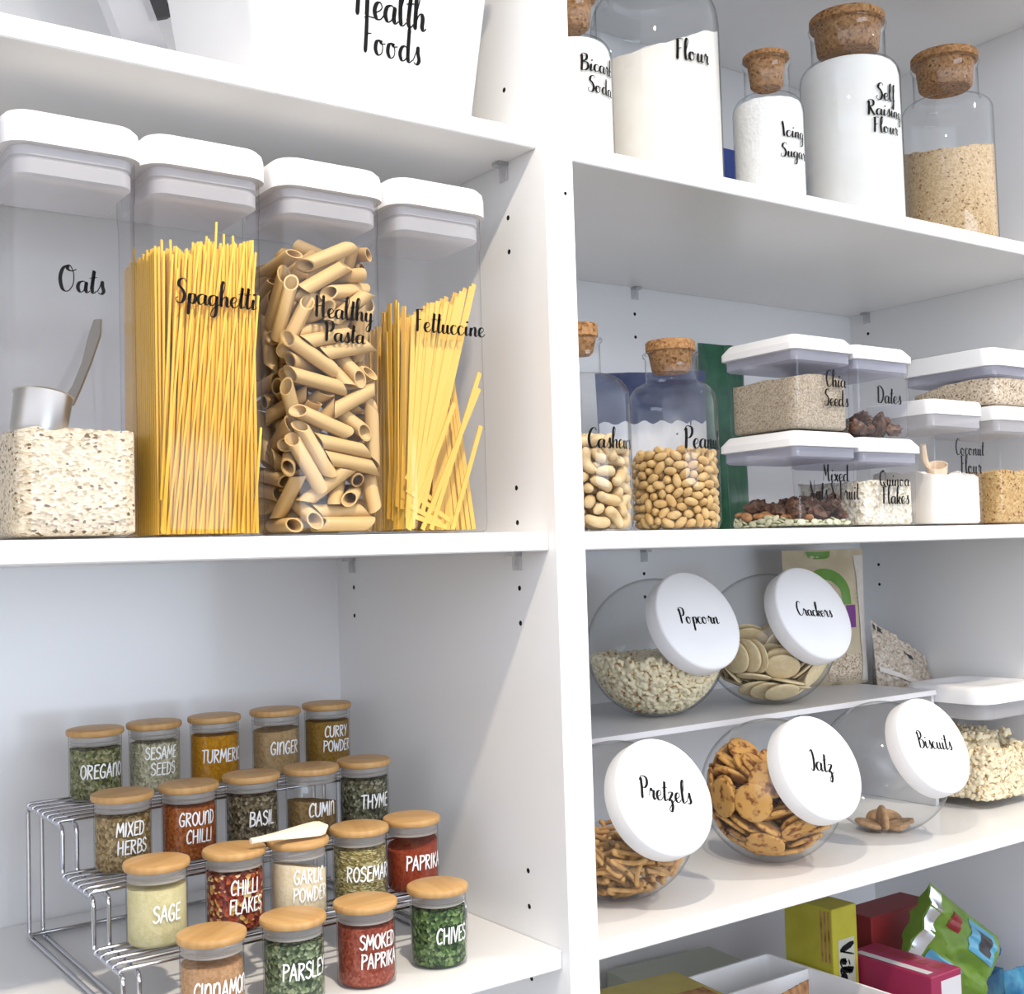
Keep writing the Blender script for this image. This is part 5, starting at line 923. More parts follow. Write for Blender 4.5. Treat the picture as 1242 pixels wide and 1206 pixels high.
 'peanuts': {'peanut0': [-469,-681,515,46,57,56,-490,-711,1424,-63,34,68,-550,-645,1634,86,2,47,-151,-843,1671,-26,24,-54,-658,-560,653,-5,-25,-52,-786,-350,597,-67,-13,17,-783,-370,1381,7,31,-61,-640,-543,1302,-12,-66,-69,-851,-121,1670,50,-26,39,-499,-666,183,41,-17,55,-347,-789,1036,-67,40,61,11,-862,1158,-70,-40,51,-332,-740,1585,-54,50,-1,-398,-674,1767,-54,43,37,-729,-404,400,21,42,31,-732,-373,790,-5,-54,67,-857,123,1241,10,59,78,-399,-729,1224,30,31,-54,-768,-334,992,54,-26,-79,35,-862,1519,9,81,2,-293,-729,158,47,39,-40,-690,-248,1774,6,-73,63,-237,-794,1415,-68,-42,-11,-146,-809,761,43,-61,63,196,-836,621,11,16,77,291,-814,1612,-32,12,-76,-41,-811,1341,4,-59,71,180,-845,1004,5,74,12,294,-812,330,68,-15,-55,-812,108,181,-78,43,-41,-829,171,1618,-72,-30,-16,-799,-191,1478,-66,8,72,-772,391,514,-36,-56,-73,-792,227,860,40,44,-17,-559,-423,1708,-10,-89,38,-781,225,348,-39,55,-68,694,-512,1721,-32,53,30,-642,-224,1213,-55,-62,-54,591,-628,1538,-15,69,34,-413,-509,654,-63,-37,-39,558,-634,283,72,44,47,314,-721,510,-31,57,-74,-689,455,1309,-17,-59,21,84,-734,1675,44,85,23,248,-621,1719,40,23,5,-321,801,1726,-14,6,-97,-155,-648,1713,4,-51,-18,540,-623,1346,-50,-11,63,-601,559,935,23,54,20,592,-584,815,48,52,47,-649,49,1694,-51,-4,26,613,-533,1018,-15,-60,-52,-402,-549,1333,78,0,60,-653,-148,614,52,15,83,675,-452,210,93,20,15,-613,-177,843,-3,87,45,-283,-556,304,19,-52,-65,170,-710,1150,53,-63,-50,-590,618,1462,-24,-62,73,653,73,1726,35,-55,13,-178,-635,916,10,77,52,-367,80,1763,15,-65,-65,-430,-487,1112,23,87,36,459,-610,1693,-18,62,59,-370,-553,911,-13,85,29,-557,-328,571,33,-14,-72,-64,-636,154,-68,-5,59,-70,-658,1091,-22,49,54,57,-637,328,-22,-61,-9,-575,-282,1405,7,81,54,638,-74,177,-90,-5,31,467,427,166,-48,25,59,742,-443,1369,-76,50,0,-634,45,685,27,-15,-64,458,-487,161,-2,-62,-37,108,-608,558,91,-8,-39,-415,-386,1502,-68,59,-30,105,784,162,45,-63,33,-313,602,1667,-90,25,18,-537,-314,343,57,53,-26,-208,-585,693,-44,20,85,620,166,154,-41,-52,-2,80,-654,941,56,35,-68,208,503,1698,-7,-62,13,69,722,1708,-50,42,74,485,335,1684,-37,62,54,-362,781,896,53,-41,-40,-93,-195,1698,45,-14,72,-619,143,1337,-47,-42,-74,785,347,1618,-6,-9,96,554,-279,192,35,-85,24,-276,779,1081,-57,53,-61,241,-616,768,-29,37,83,522,-317,1699,48,42,-68,351,514,835,39,-73,-54,-635,198,1038,-40,57,-35,-392,-144,1462,61,6,16,781,-240,160,63,-40,-13,564,615,376,76,-1,62,830,32,181,56,-67,23,-333,747,1277,-64,39,-65,405,-474,919,-16,-79,50,86,618,299,-57,-61,38,508,418,985,-33,36,65,259,606,993,-33,-66,32,385,486,1168,-71,35,59,-554,326,1189,-2,-91,-24,745,-357,655,82,10,55,357,-512,1549,11,-29,-92,578,356,321,-43,55,-11,-306,555,486,-41,78,27,190,-639,1459,-24,-94,18,851,-92,1638,16,-69,69,-524,372,617,42,45,63,-181,-346,1586,-39,49,-65,271,585,541,-64,-67,-34,-359,364,1295,29,-62,-69,304,-6,1282,1,72,-44,-493,441,433,-56,59,-46,325,798,1044,-4,-76,-26,737,439,481,-40,-80,-30,-577,237,820,-4,-45,88],
  'peanut1': [-621,-600,343,55,-35,74,-307,-805,623,25,-56,-58,-771,-390,1620,17,-77,-59,-670,-470,1116,-10,-78,49,-339,-753,356,-24,-64,45,-681,-476,175,78,-36,49,-562,-659,1079,-89,43,-8,-806,-171,754,-64,25,-16,-142,-810,448,-21,65,26,-113,-839,210,42,87,19,-116,-860,954,75,-16,-62,-859,-65,275,72,59,-24,-533,-644,819,45,-19,31,-639,-521,926,31,-73,-4,-838,-195,1156,37,-39,61,-860,-56,562,0,-7,40,-630,-522,1497,-37,-48,68,-355,-743,822,9,-51,80,-861,77,1026,51,37,-45,-796,-208,423,-13,-65,56,57,-846,368,91,-21,-10,-857,85,735,-19,87,42,-202,-785,1216,47,53,-65,-773,-260,231,-42,-63,62,85,-844,824,-65,27,-39,208,-826,1325,-60,-11,74,127,-807,162,-73,1,-54,366,-783,848,-56,31,-39,-788,-78,1307,-48,57,-31,-839,47,1458,4,-85,-41,-808,-140,947,74,-28,-57,-5,-805,615,-36,-66,-51,383,-717,156,-63,25,-19,471,-727,678,-67,-11,-66,503,-661,1130,21,-29,-92,-799,125,527,64,-2,69,-795,314,1138,13,31,70,-733,323,161,58,50,62,-786,269,1404,66,54,47,552,-645,488,64,50,51,-666,-52,164,80,-1,-53,388,-742,1431,-32,5,72,-509,672,1644,-82,-5,-25,-483,-486,472,14,-62,7,-607,530,159,18,75,22,-706,462,756,-21,-72,37,-656,276,1709,-65,-2,75,-679,507,1116,61,-47,-29,-735,254,664,-25,72,-49,-695,428,334,68,2,35,-713,405,1528,-79,27,50,-595,562,601,57,-45,-57,-572,-262,156,-49,37,39,-684,376,949,14,-65,-32,-191,-590,478,-68,48,-52,-557,659,1256,-83,9,-40,320,-675,1015,-35,51,-77,-566,608,341,-81,7,-57,636,-534,625,-41,64,-40,-531,650,767,-58,41,-52,-404,-470,162,68,-44,56,-539,-313,1008,4,85,-35,618,-489,1216,-58,41,-69,-623,-7,385,86,6,-2,-455,-358,1261,73,-46,-45,-61,-684,1498,-51,58,-36,-427,686,162,-33,-50,24,676,-468,438,-30,74,-36,-628,1,942,-89,-23,11,-661,23,1158,57,-16,75,-498,-377,796,-75,35,38,-468,715,478,57,63,40,-455,672,1058,-62,42,65,-316,-514,1627,40,47,65,-599,163,200,24,-4,-10,248,575,155,54,37,55,-609,-222,1594,-41,57,52,472,684,184,91,17,-29,-258,-584,1128,58,-76,8,-386,-275,1684,45,-24,84,211,-583,155,-73,17,-56,707,-418,862,-48,8,85,-610,-39,1446,65,68,-7,-145,611,150,-42,-50,67,547,667,1605,17,97,-5,654,534,191,2,42,-33,771,-397,1111,-19,-17,-85,21,-638,758,59,49,16,-96,-562,1302,49,-5,-15,128,-136,1703,-26,-84,24,-221,-518,1451,-74,17,-1,-509,353,205,-2,98,6,747,-305,345,-61,15,70,123,-537,1279,68,-44,-15,331,-604,1297,74,48,-19,368,494,373,-91,27,28,532,372,513,9,66,73,-355,782,620,-15,-50,69,286,-568,342,-28,-40,27,-307,750,299,-70,22,36,730,333,160,66,9,64,-363,499,223,-5,8,47,807,-201,505,34,-60,-71,-45,626,1001,-73,-16,59,-615,175,1534,17,65,-18,64,615,572,46,84,7,-193,-368,1286,79,-7,-36,-313,-163,1283,-35,53,66,132,612,797,29,-4,-82,822,89,489,-74,15,-33,-145,813,167,21,-69,9,528,343,734,-64,69,-25,-576,228,447,53,82,14,383,-490,1125,-72,-24,-60,-459,18,1280,-73,-2,-18,638,135,348,-42,-51,6,635,139,1010,-85,-12,-39,620,-64,853,-92,8,-9,559,591,770,-14,72,51,-447,-21,1618,57,-4,-8,642,177,540,-55,57,5,729,377,1036,-30,48,10,-116,628,806,21,-53,-65,95,211,1285,29,-56,-64,124,628,1167,55,-33,73,422,-462,718,-64,22,-24,676,-388,1569,-31,-65,50,-144,851,1398,-26,-82,13,-356,778,1475,-44,47,-1]},
 'dates': {'date0': [-787,-25,235,-32,-58,-64,656,-863,230,40,52,54,-667,436,230,54,45,22,-440,187,456,41,54,69,-184,-666,234,-17,67,65,-290,-4,231,43,-53,-21,764,463,532,-68,5,21,530,-210,505,-27,-65,47,268,-81,234,58,-35,-69,657,493,230,54,46,23,601,882,237,5,-67,-18],
  'date1': [-674,-852,246,-74,28,-51,130,-843,358,23,-3,-51,-402,-697,506,57,-31,12,-662,875,244,41,48,53,-516,-423,226,-58,40,-22,784,-465,336,-88,15,11,215,383,292,52,-1,81,320,-465,231,70,-3,-70,-248,564,251,-57,-31,-12,83,802,234,44,-56,-66,665,78,250,71,-31,60]},
 'mixed': {'almond': [-913,610,332,-28,51,64,-881,244,338,72,-12,3,-786,940,393,50,-52,-39,-429,-863,226,-26,-78,-55,-640,262,386,-20,-70,66,-596,-322,261,-68,43,-27,-707,-47,266,-4,-52,-68,-533,-584,217,-67,27,-1,-681,395,269,-48,-38,25,-812,35,174,-58,25,37,-316,-359,218,-12,89,-38,-677,632,324,56,-54,-60,880,-345,254,-66,-19,-20,-491,764,440,-12,75,-61,-48,-545,235,-77,-25,56,457,-479,199,-7,71,-54,457,292,155,63,49,34,-106,-300,298,41,-56,-70,-591,774,265,-43,14,-12],
  'fruit': [-764,-858,417,-51,-11,23,-754,540,554,-50,-81,22,477,-817,560,-53,-80,18,-77,-852,391,-70,34,3,-522,-65,439,35,27,-47,806,-774,331,-69,70,-6,-148,-207,601,-39,8,90,39,-554,598,-64,-23,-16,767,-117,731,-30,37,87,817,-606,681,-14,-31,41,-275,454,500,-8,-6,-98,399,561,622,41,5,25,-234,792,598,0,-94,32,-356,-548,404,25,-92,-19,794,299,662,-7,-65,63,264,-664,302,71,68,-5,237,854,525,27,18,9,687,-367,440,15,-9,19,-128,74,381,17,-4,-97,246,-235,466,11,25,-79,831,826,524,-68,21,-50,748,3,370,-35,68,1,395,159,480,52,61,-51],
  'pepita': [-959,391,148,-49,-43,-54,-958,-117,159,-54,64,39,430,-1021,142,73,8,66,-826,-1023,144,0,-70,-5,165,-1020,144,-6,71,1,-959,-765,148,43,47,-51,-958,855,145,43,-51,55,-355,-1023,146,2,73,5,-917,-354,169,73,5,-13,-944,108,209,-37,-62,-59,-903,-259,101,68,-8,-17,834,-984,124,-36,47,-37,-913,636,101,9,71,68,-927,-102,279,38,-60,62,-915,136,102,-68,1,9,692,-957,175,-67,25,-38,-109,-980,102,-50,47,-56,-801,-465,244,-64,39,-10,-893,696,208,82,-9,-29,-916,-532,102,9,-69,71,-593,-979,101,41,-55,-50,-805,-197,240,-52,-77,15,83,-913,169,-47,-61,52,-838,-906,101,-58,43,-48,-848,-492,174,-50,-7,28,-853,826,221,10,-91,33,-870,921,225,-26,85,-27,-808,-918,177,-50,-40,64,533,-867,205,81,23,-7,-877,1022,202,-1,14,8,-573,-902,165,21,70,66,632,-917,102,-73,6,-4,-874,350,192,-68,28,13,-188,-943,164,46,49,36,150,-909,102,-58,38,-47,382,-898,101,65,-21,-30,-789,-626,174,68,17,66,-356,-905,104,-42,-51,59,-839,346,102,-13,68,-71,-814,-774,184,54,32,17,-799,-748,101,40,-60,-51,-830,894,102,-6,-69,69,-715,-299,177,-35,-56,65,481,-845,154,75,29,-6,-739,-218,119,73,-3,-38,303,-875,167,55,-35,-15,817,-855,106,70,22,37,959,-810,145,49,-57,49,-687,692,101,51,46,55,-836,572,164,-51,-45,-69,-677,982,290,-46,36,-65,-745,-395,107,66,-20,-38,-641,1,101,-11,71,-68,-646,940,101,-18,-69,63,-744,814,182,-24,61,53,-65,-827,102,-53,-50,45,-327,-576,105,-55,40,-55,-736,248,145,54,-62,54,-744,485,189,-11,77,-61,-304,-305,101,-47,-54,44,891,-648,102,-24,-64,70,281,-253,101,42,59,56,567,-679,101,25,65,68,721,-655,143,2,49,86,-127,-643,101,38,55,60,-641,-773,145,-52,5,35,267,-587,103,-33,-65,53,454,905,101,-44,57,-60,-34,536,101,48,-47,-51,586,470,102,-32,-61,57,-230,251,101,65,22,32,367,-710,102,-61,31,-23,-77,-735,166,-69,7,-17,-325,-108,101,66,17,28,-401,978,101,50,48,56,-558,840,120,-34,-49,51,595,745,101,51,-46,-54,141,-755,128,-23,-52,56,701,-475,101,67,13,23,462,-360,102,-46,55,-48,-712,439,103,-25,68,-67,-670,-462,179,-73,6,-33,31,753,102,-71,9,1,171,477,102,-72,14,-13,-30,-340,101,46,-54,-57,40,-507,102,-40,55,-51,-25,317,101,19,65,66,877,508,102,-60,-35,26,-105,-153,102,-65,-31,34,477,594,105,56,-36,-52,-478,-762,102,-67,14,-4,233,-425,102,-51,-49,40,423,-78,101,4,-68,-70,-292,-772,166,21,41,-54,855,-418,101,-71,-8,-2,117,238,101,-22,-68,61,-129,722,116,-8,79,-59,-278,446,101,57,-39,-47,866,826,102,-38,-59,62,341,413,102,-59,38,-29,237,73,102,-35,64,-59,-554,289,122,60,-29,-64,-428,170,102,-55,37,-40,-459,-170,116,-61,2,-23,-163,45,101,36,63,61,610,-59,102,-30,60,-65,-498,-394,115,65,-42,-17,-574,-608,101,63,-33,-23,231,-99,113,63,-46,-35,777,408,114,77,7,20,-634,570,159,-3,53,-23,-185,868,116,72,-9,-41,787,675,116,-39,56,-28,198,918,101,46,57,53,854,206,101,46,48,54,700,908,106,59,-30,-48,-308,77,130,-64,12,-61,-666,-527,121,-62,14,-48,-375,824,117,4,-79,59,918,1,107,-11,65,73,827,-119,112,-59,-41,11,-295,647,109,-62,10,-13,-14,-55,121,-60,52,-51,686,89,102,-60,-31,35,17,920,140,36,-64,8,-574,-225,122,72,-24,11,618,-756,160,-62,-25,25,593,-478,138,-40,32,-43,959,661,146,44,-49,56,-264,982,155,39,-24,-70,58,37,122,-74,-8,45,-37,1023,146,66,-3,-73,270,584,129,-21,-77,-57,-349,-184,189,5,59,79,768,1012,186,18,93,10,-481,571,109,68,25,44,160,705,114,65,-2,-31,-388,86,182,15,60,59,-533,474,145,-12,-67,5,-517,394,141,61,-18,-75,65,-652,126,-1,-81,55,253,268,139,26,-44,-73,-549,907,242,77,-27,-45]},
}
REST = {
 'popcorn': {'popcorn0': [-783,193,285,-36,21,0,-720,-1,268,11,96,-5,1073,-1175,1188,-50,-30,-13,-1363,-445,1327,0,-80,-29,-1222,424,742,-18,-8,94,1164,499,1395,17,8,-15,1048,-1057,942,31,-29,-86,752,1001,1341,32,-49,-1,77,1099,1271,-15,-18,67,-1085,808,738,1,61,-55,1184,-593,1396,39,-47,29,565,1028,1245,80,-20,28,790,-640,1356,42,-42,74,-1057,1221,1427,-2,12,89,432,-738,331,-15,88,4,404,1089,1208,21,-96,13,-1290,-630,1324,-51,15,-72,1108,463,1175,23,33,-3,559,1013,1041,-9,-21,38,297,1198,1029,-52,-12,62,830,-1137,860,61,65,41,756,1019,948,65,-42,-10,-1232,821,1041,-56,-75,-24,-407,-1295,1115,4,-8,-40,-1162,-407,988,-44,5,-37,475,-1326,1315,4,-64,-38,-966,-846,1420,-61,-51,-53,-1066,971,891,32,70,7,-1249,745,1415,84,-7,-2,1618,240,1367,32,9,86,-895,1002,719,-14,-40,-55,-643,-1073,935,0,92,36,-62,-1006,559,41,74,-5,-1115,-223,784,-2,-68,8,1082,790,1192,-11,-87,-33,1064,-287,1349,14,-75,18,942,876,879,13,-25,95,816,1034,1141,-13,20,31,1050,1040,1213,23,26,-93,-1325,-134,1291,67,2,28,596,1227,884,-3,22,88,1306,111,1194,21,-66,24,115,-804,386,-53,-31,-60,1277,-588,819,-29,-80,-49,1267,-84,1325,-47,-77,4,507,1354,1172,-37,-49,-61,568,672,420,53,-33,48,-783,-860,1002,-47,26,-82,-295,1615,1382,50,-5,57,-538,-953,717,67,-38,-13],
  'popcorn1': [468,1388,1420,25,-88,21,-693,1382,1463,-61,-69,-11,-1148,579,645,98,12,-6,1356,-507,1438,-85,-44,-18,736,872,1173,-72,-61,-2,-994,-191,1369,46,-81,16,755,-1003,614,64,-60,26,1309,365,1423,-98,1,-6,564,1069,1421,-55,-76,16,-904,615,458,-30,94,6,239,1406,1412,50,-73,19,1011,445,1292,-69,23,-65,-344,-94,136,-15,89,-30,932,1258,1411,32,-84,38,47,1502,1355,-61,78,1,165,-1383,1255,72,-15,54,728,1366,1398,-86,-30,-38,-1282,-514,1106,-75,53,15,1098,237,1199,87,0,13,616,-692,331,24,-85,9,611,-836,1333,-98,-9,10,-966,-411,1313,-16,-92,7,-1166,1064,1156,-15,-85,7,-952,-670,744,15,-89,-12,-888,763,526,92,-20,-13,-457,292,141,12,-71,37,-670,500,274,-61,-61,32,-705,-1141,1057,-4,-93,22,-416,-770,419,-31,-57,56,887,-787,540,43,-74,32,355,1188,1361,-94,-18,-25,-975,-511,680,62,56,53,-777,625,1374,-55,-70,12,-304,-1230,956,70,29,62,87,-1359,1060,18,93,10,1420,78,1346,-72,-64,-10,262,-1410,1093,66,-41,54,-993,-842,892,-55,-75,22,829,-605,398,-56,-70,-1,51,-1190,809,97,-12,6,839,-1133,1355,-3,-75,58,-838,-123,392,32,-76,48,-1453,309,1318,-30,-88,33,1311,365,1065,-88,-16,-37,1457,-170,1345,78,44,42,-1249,-221,1026,-79,47,36,824,-893,1272,21,-91,-3,-634,822,409,-80,27,-33,1078,-562,570,-47,-78,15,1280,192,963,72,67,10,1085,625,1332,53,32,71,-1088,99,1248,-18,-95,20,289,337,286,70,22,-56,687,1188,1131,18,25,85,-854,1160,1367,-77,39,-48,597,-1143,869,-10,-94,9,-34,-713,384,-5,18,77,1533,515,1378,74,60,12,-854,1350,1366,-96,-25,-6,941,1174,1081,-53,-49,51,951,1114,913,-29,-30,-89,1211,-470,1295,80,44,22],
  'popcorn2': [-301,-389,135,65,30,-64,887,746,1220,17,61,-2,1084,997,1425,-27,-80,50,-1287,920,1207,34,-1,44,933,1049,1405,-51,5,-4,892,-1233,1063,-14,19,75,-1226,738,876,-4,34,7,1206,268,1370,-48,23,-2,29,-482,158,-43,-1,49,857,849,1048,4,86,-12,-12,1652,1412,-48,-11,54,-1005,1055,1482,-32,-69,60,1206,-869,1400,-99,1,9,-304,-1079,714,55,10,29,948,-963,731,-87,43,20,-726,-198,292,28,66,14,1094,58,1269,-43,42,-9,-769,-1112,1389,2,69,-10,-381,-1197,1401,-76,45,15,-1321,671,1127,90,41,8,-762,864,1407,-48,85,18,-970,1160,994,-39,51,71,672,-856,480,5,-12,53,-561,-1259,1182,-25,49,-68,268,-472,171,-58,6,59,295,-1121,639,-83,27,41,145,-1066,572,-55,-46,60,-1076,-918,1221,39,7,-86,-383,941,1364,-56,58,-25,441,-912,462,-50,25,-75,374,-1071,1330,-16,-27,94,-992,647,1423,21,-32,-4,1126,360,927,68,7,-71,1583,-474,1413,-17,58,-23,-1380,-191,1146,84,-46,-25,1253,-968,1204,18,16,-21,-166,-123,123,-35,66,25,-157,-594,270,49,37,16,-1387,159,1351,-38,-84,31,174,-1229,975,-14,-5,-69,-148,1200,1213,23,-58,38,-1346,497,1311,25,-82,-32,1105,687,995,-41,47,19,-1293,-96,927,14,32,-92,-1171,-494,1276,40,17,-89,-603,-1064,1345,32,66,10,-443,-498,338,33,-66,1,-1013,-142,596,82,41,-32,594,1396,1038,48,-53,59,1152,-240,1204,-55,68,-5,-799,-834,815,-24,-89,35,1273,9,1084,-38,-67,0,-14,554,303,-65,7,-70,560,-1259,1090,77,22,-16,610,-1176,1328,12,-85,-4,81,1315,1192,14,-21,-53,736,1216,1297,-18,67,42,1400,-746,1170,70,28,3,-1367,38,1196,-55,-41,-71,-1351,243,1163,-70,-19,-65,1428,-340,1316,24,81,-25,1117,983,1075,15,-40,-10,-535,947,1264,-8,47,-47],
  'popcorn3': [652,-1158,725,80,-39,-8,870,581,1392,84,-35,-1,890,-1298,1253,83,47,-19,998,582,1062,31,89,-31,-669,357,232,11,-93,31,309,-1376,950,-28,-41,-2,-642,1168,1423,-40,13,-65,1178,-1143,1351,-12,-47,-74,-1368,797,1319,-30,61,-71,-802,-532,439,-64,-63,-21,-987,8,445,37,58,-44,-857,473,362,14,-64,-74,695,-1398,1277,5,68,58,-1163,510,1440,-21,28,-65,-1018,-1058,1340,94,11,-9,512,-530,218,-52,-34,-24,478,-1208,742,0,-90,13,-722,-1191,1265,31,62,37,643,-1376,1413,77,-46,-36,-547,-837,555,11,-58,-67,142,1146,1139,8,-29,10,-917,-979,1078,46,56,54,471,1209,1036,76,-41,23,1342,-940,1348,15,-2,48,-209,-1381,1234,38,89,5,-1463,-62,1356,31,-67,4,1619,-184,1385,-9,-71,-53,313,-828,395,-35,49,19,-1132,-742,1165,67,-25,61,1218,-865,952,7,-15,-93,-870,-330,522,81,-17,-40,-587,208,242,-54,-53,-46,-985,468,569,10,75,-45,-1012,1236,1209,-91,-29,-27,398,1092,903,44,-30,-35,1182,804,1357,-8,-21,84,1100,-960,1053,-75,-1,5,-742,1019,618,-84,-50,0,-1067,-613,919,86,-17,-31,-1137,1125,1341,-54,0,-82,1222,513,1013,5,-56,0,-1346,-365,1187,-58,-6,21,-516,-1127,1026,33,-76,-51,1101,-741,696,-56,-48,20,958,-607,1318,28,71,25,-1089,-440,831,30,83,30,-143,-397,204,-13,-68,-28,-104,-1102,694,70,-40,-33,-66,-1236,949,-68,-60,1,386,906,459,18,37,-15,971,632,878,53,-46,-36,1254,1050,1346,-28,-93,0,-704,617,436,33,80,-13,-469,-1119,874,-53,36,-62,305,-1136,812,-56,62,-35,-1106,537,861,74,-20,-6]},
 'poptub': {'popcorn0': [302,-1163,972,78,-18,56,-1089,-758,1524,-29,-42,-84,202,-1123,855,-50,-1,84,1039,-253,1254,14,51,48,-370,-902,1477,-95,-12,-17,563,-842,1362,-37,-21,-77,942,-1157,729,-38,55,-57,3,981,1882,-31,7,93,312,600,1876,25,-75,-10,1205,-1111,802,1,-56,-63,-575,-125,1879,53,-40,55,667,780,1878,30,-73,-18,-292,353,1882,-6,31,20,1095,803,1008,-11,35,62,234,402,1880,-16,16,-93,952,-786,1399,-59,-67,25,-1047,1201,1133,-1,-17,-80,-1161,-877,474,16,-18,-71,-1200,35,880,-25,88,-30,-199,-304,1876,-12,13,-44,-1151,822,1138,33,74,-55,-303,-1129,1188,-64,-25,69,226,-48,1876,-39,-69,-50,1080,313,1094,-5,-80,-39,581,-1126,681,-44,16,47,149,-1116,497,3,69,8,1213,453,1331,-23,32,21,-865,-1060,348,19,-90,14,-1074,1175,1363,-47,-12,-74,1176,-1076,443,-8,46,-24,105,1125,1275,23,-24,93,155,1137,1580,70,-13,65,-1044,-918,661,80,33,30,1037,287,949,92,18,-21,614,1214,1426,31,-62,49,-543,1165,1676,-23,-50,-8,-1203,828,863,84,38,21,-1117,1105,952,-1,-42,-25,1169,-1070,218,-44,6,-87,-1126,923,715,58,54,56,1092,-549,1272,42,1,41,-1038,11,291,13,13,93,-1083,-581,712,-4,-31,72,-823,-1038,1220,-60,-42,-14,1056,915,835,-63,61,-14,-1084,-340,1167,-69,-43,-50,530,1165,1102,-23,-58,-12,-500,-997,664,-30,-30,26,1321,-113,1294,-6,-62,-33,-1101,-375,686,12,27,-56,-1089,-306,491,-43,-2,-62,1295,656,1493,-20,-74,-32,339,1078,1079,25,23,42,404,-995,303,23,-13,14,-1090,688,971,-91,-23,-32,-927,-681,250,7,86,-47,-1177,328,1198,-11,49,-72,936,-987,1264,47,82,8,1085,730,814,-57,-4,-72,-1121,15,1401,9,18,-97,-1106,-826,1278,73,17,37,1083,701,1723,72,-8,23,-782,-859,227,-6,32,82,-1086,427,824,50,7,58,814,-926,583,46,46,-31,-1052,895,356,-16,-68,69,-1039,180,1064,-4,0,99,-1037,-523,1232,18,-9,92,-937,-827,1027,-6,-1,73,1286,926,1687,23,-31,-86],
  'popcorn1': [737,244,1878,-73,45,-48,-1209,1086,1347,22,-90,-32,-1102,625,1677,-28,-86,12,-986,-1098,773,-69,-60,-23,1051,493,1176,-71,-58,29,-349,-1179,899,-11,-27,28,153,-265,1877,-4,-91,-32,-100,-43,1877,-28,-88,1,-1159,-403,324,-6,-96,-9,-561,-1147,844,78,-50,16,871,1099,1194,13,-88,31,832,-1135,1079,-3,-52,71,-213,153,1879,-90,41,1,-574,532,1877,87,-30,13,527,996,1878,-67,-18,-39,629,-1128,1081,-14,-74,-25,-547,317,1879,3,-83,40,382,1104,1512,-24,-77,18,-1196,114,1222,23,-90,19,79,155,1878,-62,-30,-28,337,995,1878,30,-62,65,1156,-353,1276,-76,59,-5,-380,1092,1718,69,-45,45,1058,-1110,1300,-76,-43,-5,1262,-79,1488,24,-67,47,-1075,-160,1540,-44,-78,5,-1194,-704,492,-15,-87,10,-701,-1129,1231,-13,-39,4,-1133,-192,606,27,-84,35,1207,314,1437,-25,-78,14,-1050,1018,490,40,90,1,214,1210,1449,-45,19,25,1191,-1095,1107,89,0,43,778,-898,1337,-6,-84,21,1078,1116,1486,11,44,-71,-1094,476,1559,55,-79,-9,-1094,-81,508,8,61,-78,179,-1009,1251,-61,-25,-46,-1040,928,1493,23,74,-51,1146,668,1147,-44,-43,68,291,-914,1294,-99,-2,6,972,1164,1052,-50,-75,40,1106,-131,1089,34,67,52,-1089,403,256,50,-4,-68,-44,-726,1338,-53,-71,43,-1078,222,743,-74,-31,13,-1085,625,793,-9,19,56,1237,-975,1008,37,-26,-62,-796,-742,1464,90,-27,24,-955,-981,1066,-59,-54,-5,-1089,-545,902,61,-55,44,419,-1007,872,-13,-94,-1,-1042,-523,554,38,58,-8,1063,1037,920,-85,-43,-11,-1071,-945,368,16,27,25,-455,-1029,1119,-34,76,-52,289,1200,1233,-29,-87,-34,1265,820,1059,68,-45,29,-294,-1013,1000,-14,69,-64,-1072,798,492,-45,-83,9,1201,1032,1047,-76,-62,-5,1321,631,1667,-74,-28,-58,-1039,690,1241,22,40,67,606,-978,900,-23,9,67,-274,-902,716,-63,-66,-30,-871,-873,794,58,-10,-38,-956,1204,200,-48,83,-13,890,1097,942,-7,38,-88,-708,-951,1382,23,-81,22,708,-1016,201,-51,44,-73,-461,1210,652,-5,19,-41,-1042,-278,970,26,89,34,-906,-835,1323,-59,-18,47,634,-985,1190,91,-29,26,1273,314,976,-29,68,63,1323,-517,1368,51,-54,65,1093,965,409,-25,54,-78],
